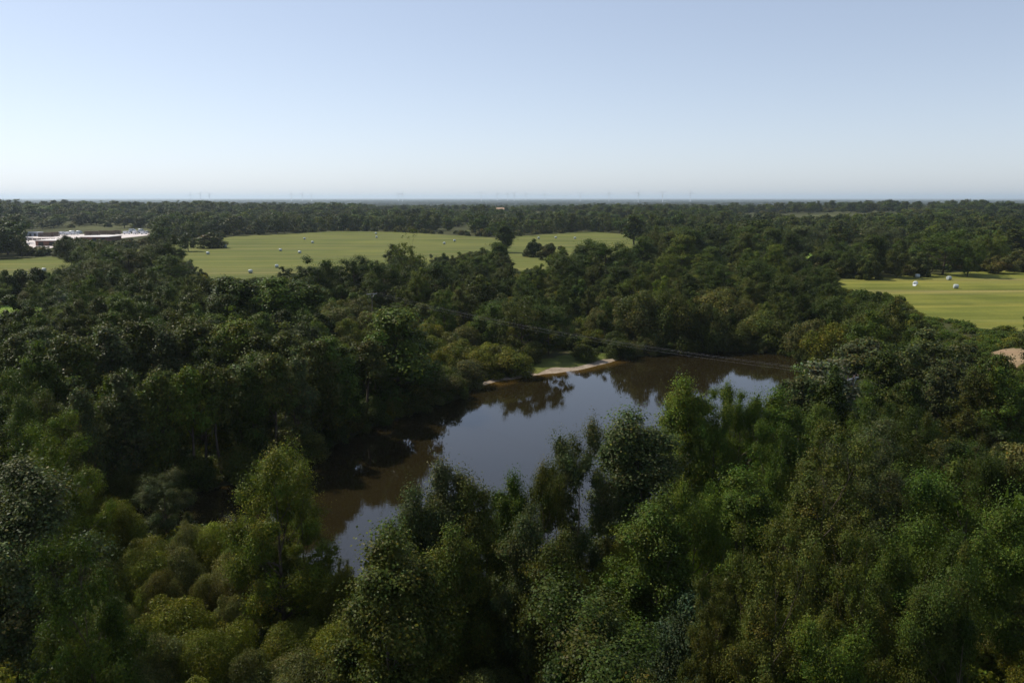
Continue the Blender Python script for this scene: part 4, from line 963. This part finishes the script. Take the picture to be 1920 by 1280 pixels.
# ------------------------------------------------------------------ far house, far sheds, wind turbines
tile = plain('roof_tile', (.50, .33, .22), .85, .1, .15, 1.0); cream = plain('cream_render', (.62, .56, .46), .8, .2, .06, .5)
def house(x, y, w, dpt, hw, hr, label, wm_=cream, rm=tile, wins=True):
    z = gz1(x, y); e = empty('house', (x, y, z), .15)
    mb = MB().box(0, 0, hw / 2, w, dpt, hw); mb.obj('wall', wm_, e)
    r = MB(); a_, b_ = w / 2 + .5, dpt / 2 + .5
    r.v = [(-a_, -b_, hw + .01), (a_, -b_, hw + .01), (a_, b_, hw + .01), (-a_, b_, hw + .01), (-a_, 0, hw + hr), (a_, 0, hw + hr)]
    r.f = [(0, 1, 5, 4), (2, 3, 4, 5), (1, 2, 5), (3, 0, 4), (3, 2, 1, 0)]; ro = r.obj('roof', rm, e)
    MB().box(w * .3, 0, hw + hr, .8, .6, 1.4).obj('chimney', tile, ro)
    if wins:
        for i in range(3): MB().box((i - 1) * w * .3, -dpt / 2 - .03, hw * .55, 1.1, .08, 1.3).obj('window', glass, e)
    return tag(e, label, 'house')
house(HOUSE[0], HOUSE[1], 11, 8, 3.6, 2.6, 'cream house with tiled roof among the distant trees')
for px, py, d, w, lab in ((1308, 381, 3600, 30, 'white building far off below the wind turbines'), (1440, 378.5, 4600, 70, 'long white building far off in the blue distance'), (1772, 375, 5600, 50, 'white building far beyond the wood behind the sunny meadow')):
    u = ray(px, py); s_ = d / u[1]; x, y = u[0] * s_, d; z = gz1(x, y); e = empty('warehouse', (x, y, z), .1)
    MB().box(0, 0, 5, w, 20, 10).obj('wall', white, e); MB().box(0, 0, 10.3, w + 1, 21, .6).obj('roof', greyp, e); tag(e, lab, 'warehouse')
tw = plain('turbine_paint', (.74, .75, .77), .5, .3)
blade = MB().tube([(0, 0, 1), (0, 0, 8), (0, 0, 20), (0, 0, 44)], [1.3, 2.0, 1.5, .35], 6).mesh('blade'); blade.materials.append(tw)
tower = MB().tube([(0, 0, 0), (0, 0, 50), (0, 0, 92)], [2.7, 2.2, 1.6], 10).mesh('tower', True); tower.materials.append(tw)
nac = MB().box(0, 1.5, 93.5, 3.6, 9, 3.6).mesh('nacelle'); nac.materials.append(tw)
hub = MB().tube([(0, -3, 93.5), (0, -4.5, 93.5), (0, -5.6, 93.5)], [1.7, 1.6, .4], 8).mesh('hub'); hub.materials.append(tw)
for i, (px, hp) in enumerate(((367, 8), (385, 9), (402, 9), (553, 9), (573, 9), (590, 8), (750, 9), (757.5, 10), (903, 9.5), (933, 9.5), (952, 9), (964, 9.5), (986, 8.5), (1020, 9), (1058, 5), (1086, 9.5), (1139, 11), (1193, 11.5), (1238, 11.5), (1289, 11.5))):
    d = (94 - 23 - CAM_Z) * FPX / (hp * .72); x = d * (px - 960) / FPX
    e = empty('wind_turbine', (x, d, gz1(x, d)), .3 * math.sin(i * 3.1))
    new_obj('tower', tower, None, e); new_obj('nacelle', nac, None, e); new_obj('hub', hub, None, e)
    for k in range(3):
        b_ = new_obj('blade', blade, None, e); b_.location = (0, -4.4, 93.5); b_.rotation_euler = (0, R(120 * k + 37 * i), 0)
    tag(e, 'tiny pale wind turbine on the hazy horizon', 'wind turbine', 'wind turbines on the horizon')

# ------------------------------------------------------------------ haze
mb = MB().box(0, 28000, 45, 96000, 70000, 150)
hz = mb.obj('haze', None); hm = bpy.data.materials.new('haze'); hm.use_nodes = True; hn = hm.node_tree; hn.nodes.clear()
ho = hn.nodes.new('ShaderNodeOutputMaterial'); pv = hn.nodes.new('ShaderNodeVolumePrincipled'); hn.links.new(pv.outputs[0], ho.inputs['Volume'])
pv.inputs['Color'].default_value = (.74, .87, 1, 1); pv.inputs['Density'].default_value = 0.6e-4; pv.inputs['Anisotropy'].default_value = 0.3
hz.data.materials.append(hm); tag(hz, 'thin pale blue summer haze over the whole landscape', 'haze', kind='stuff')
print('TREES', len(TREES), 'things', len(things), 'rest', len(rest))
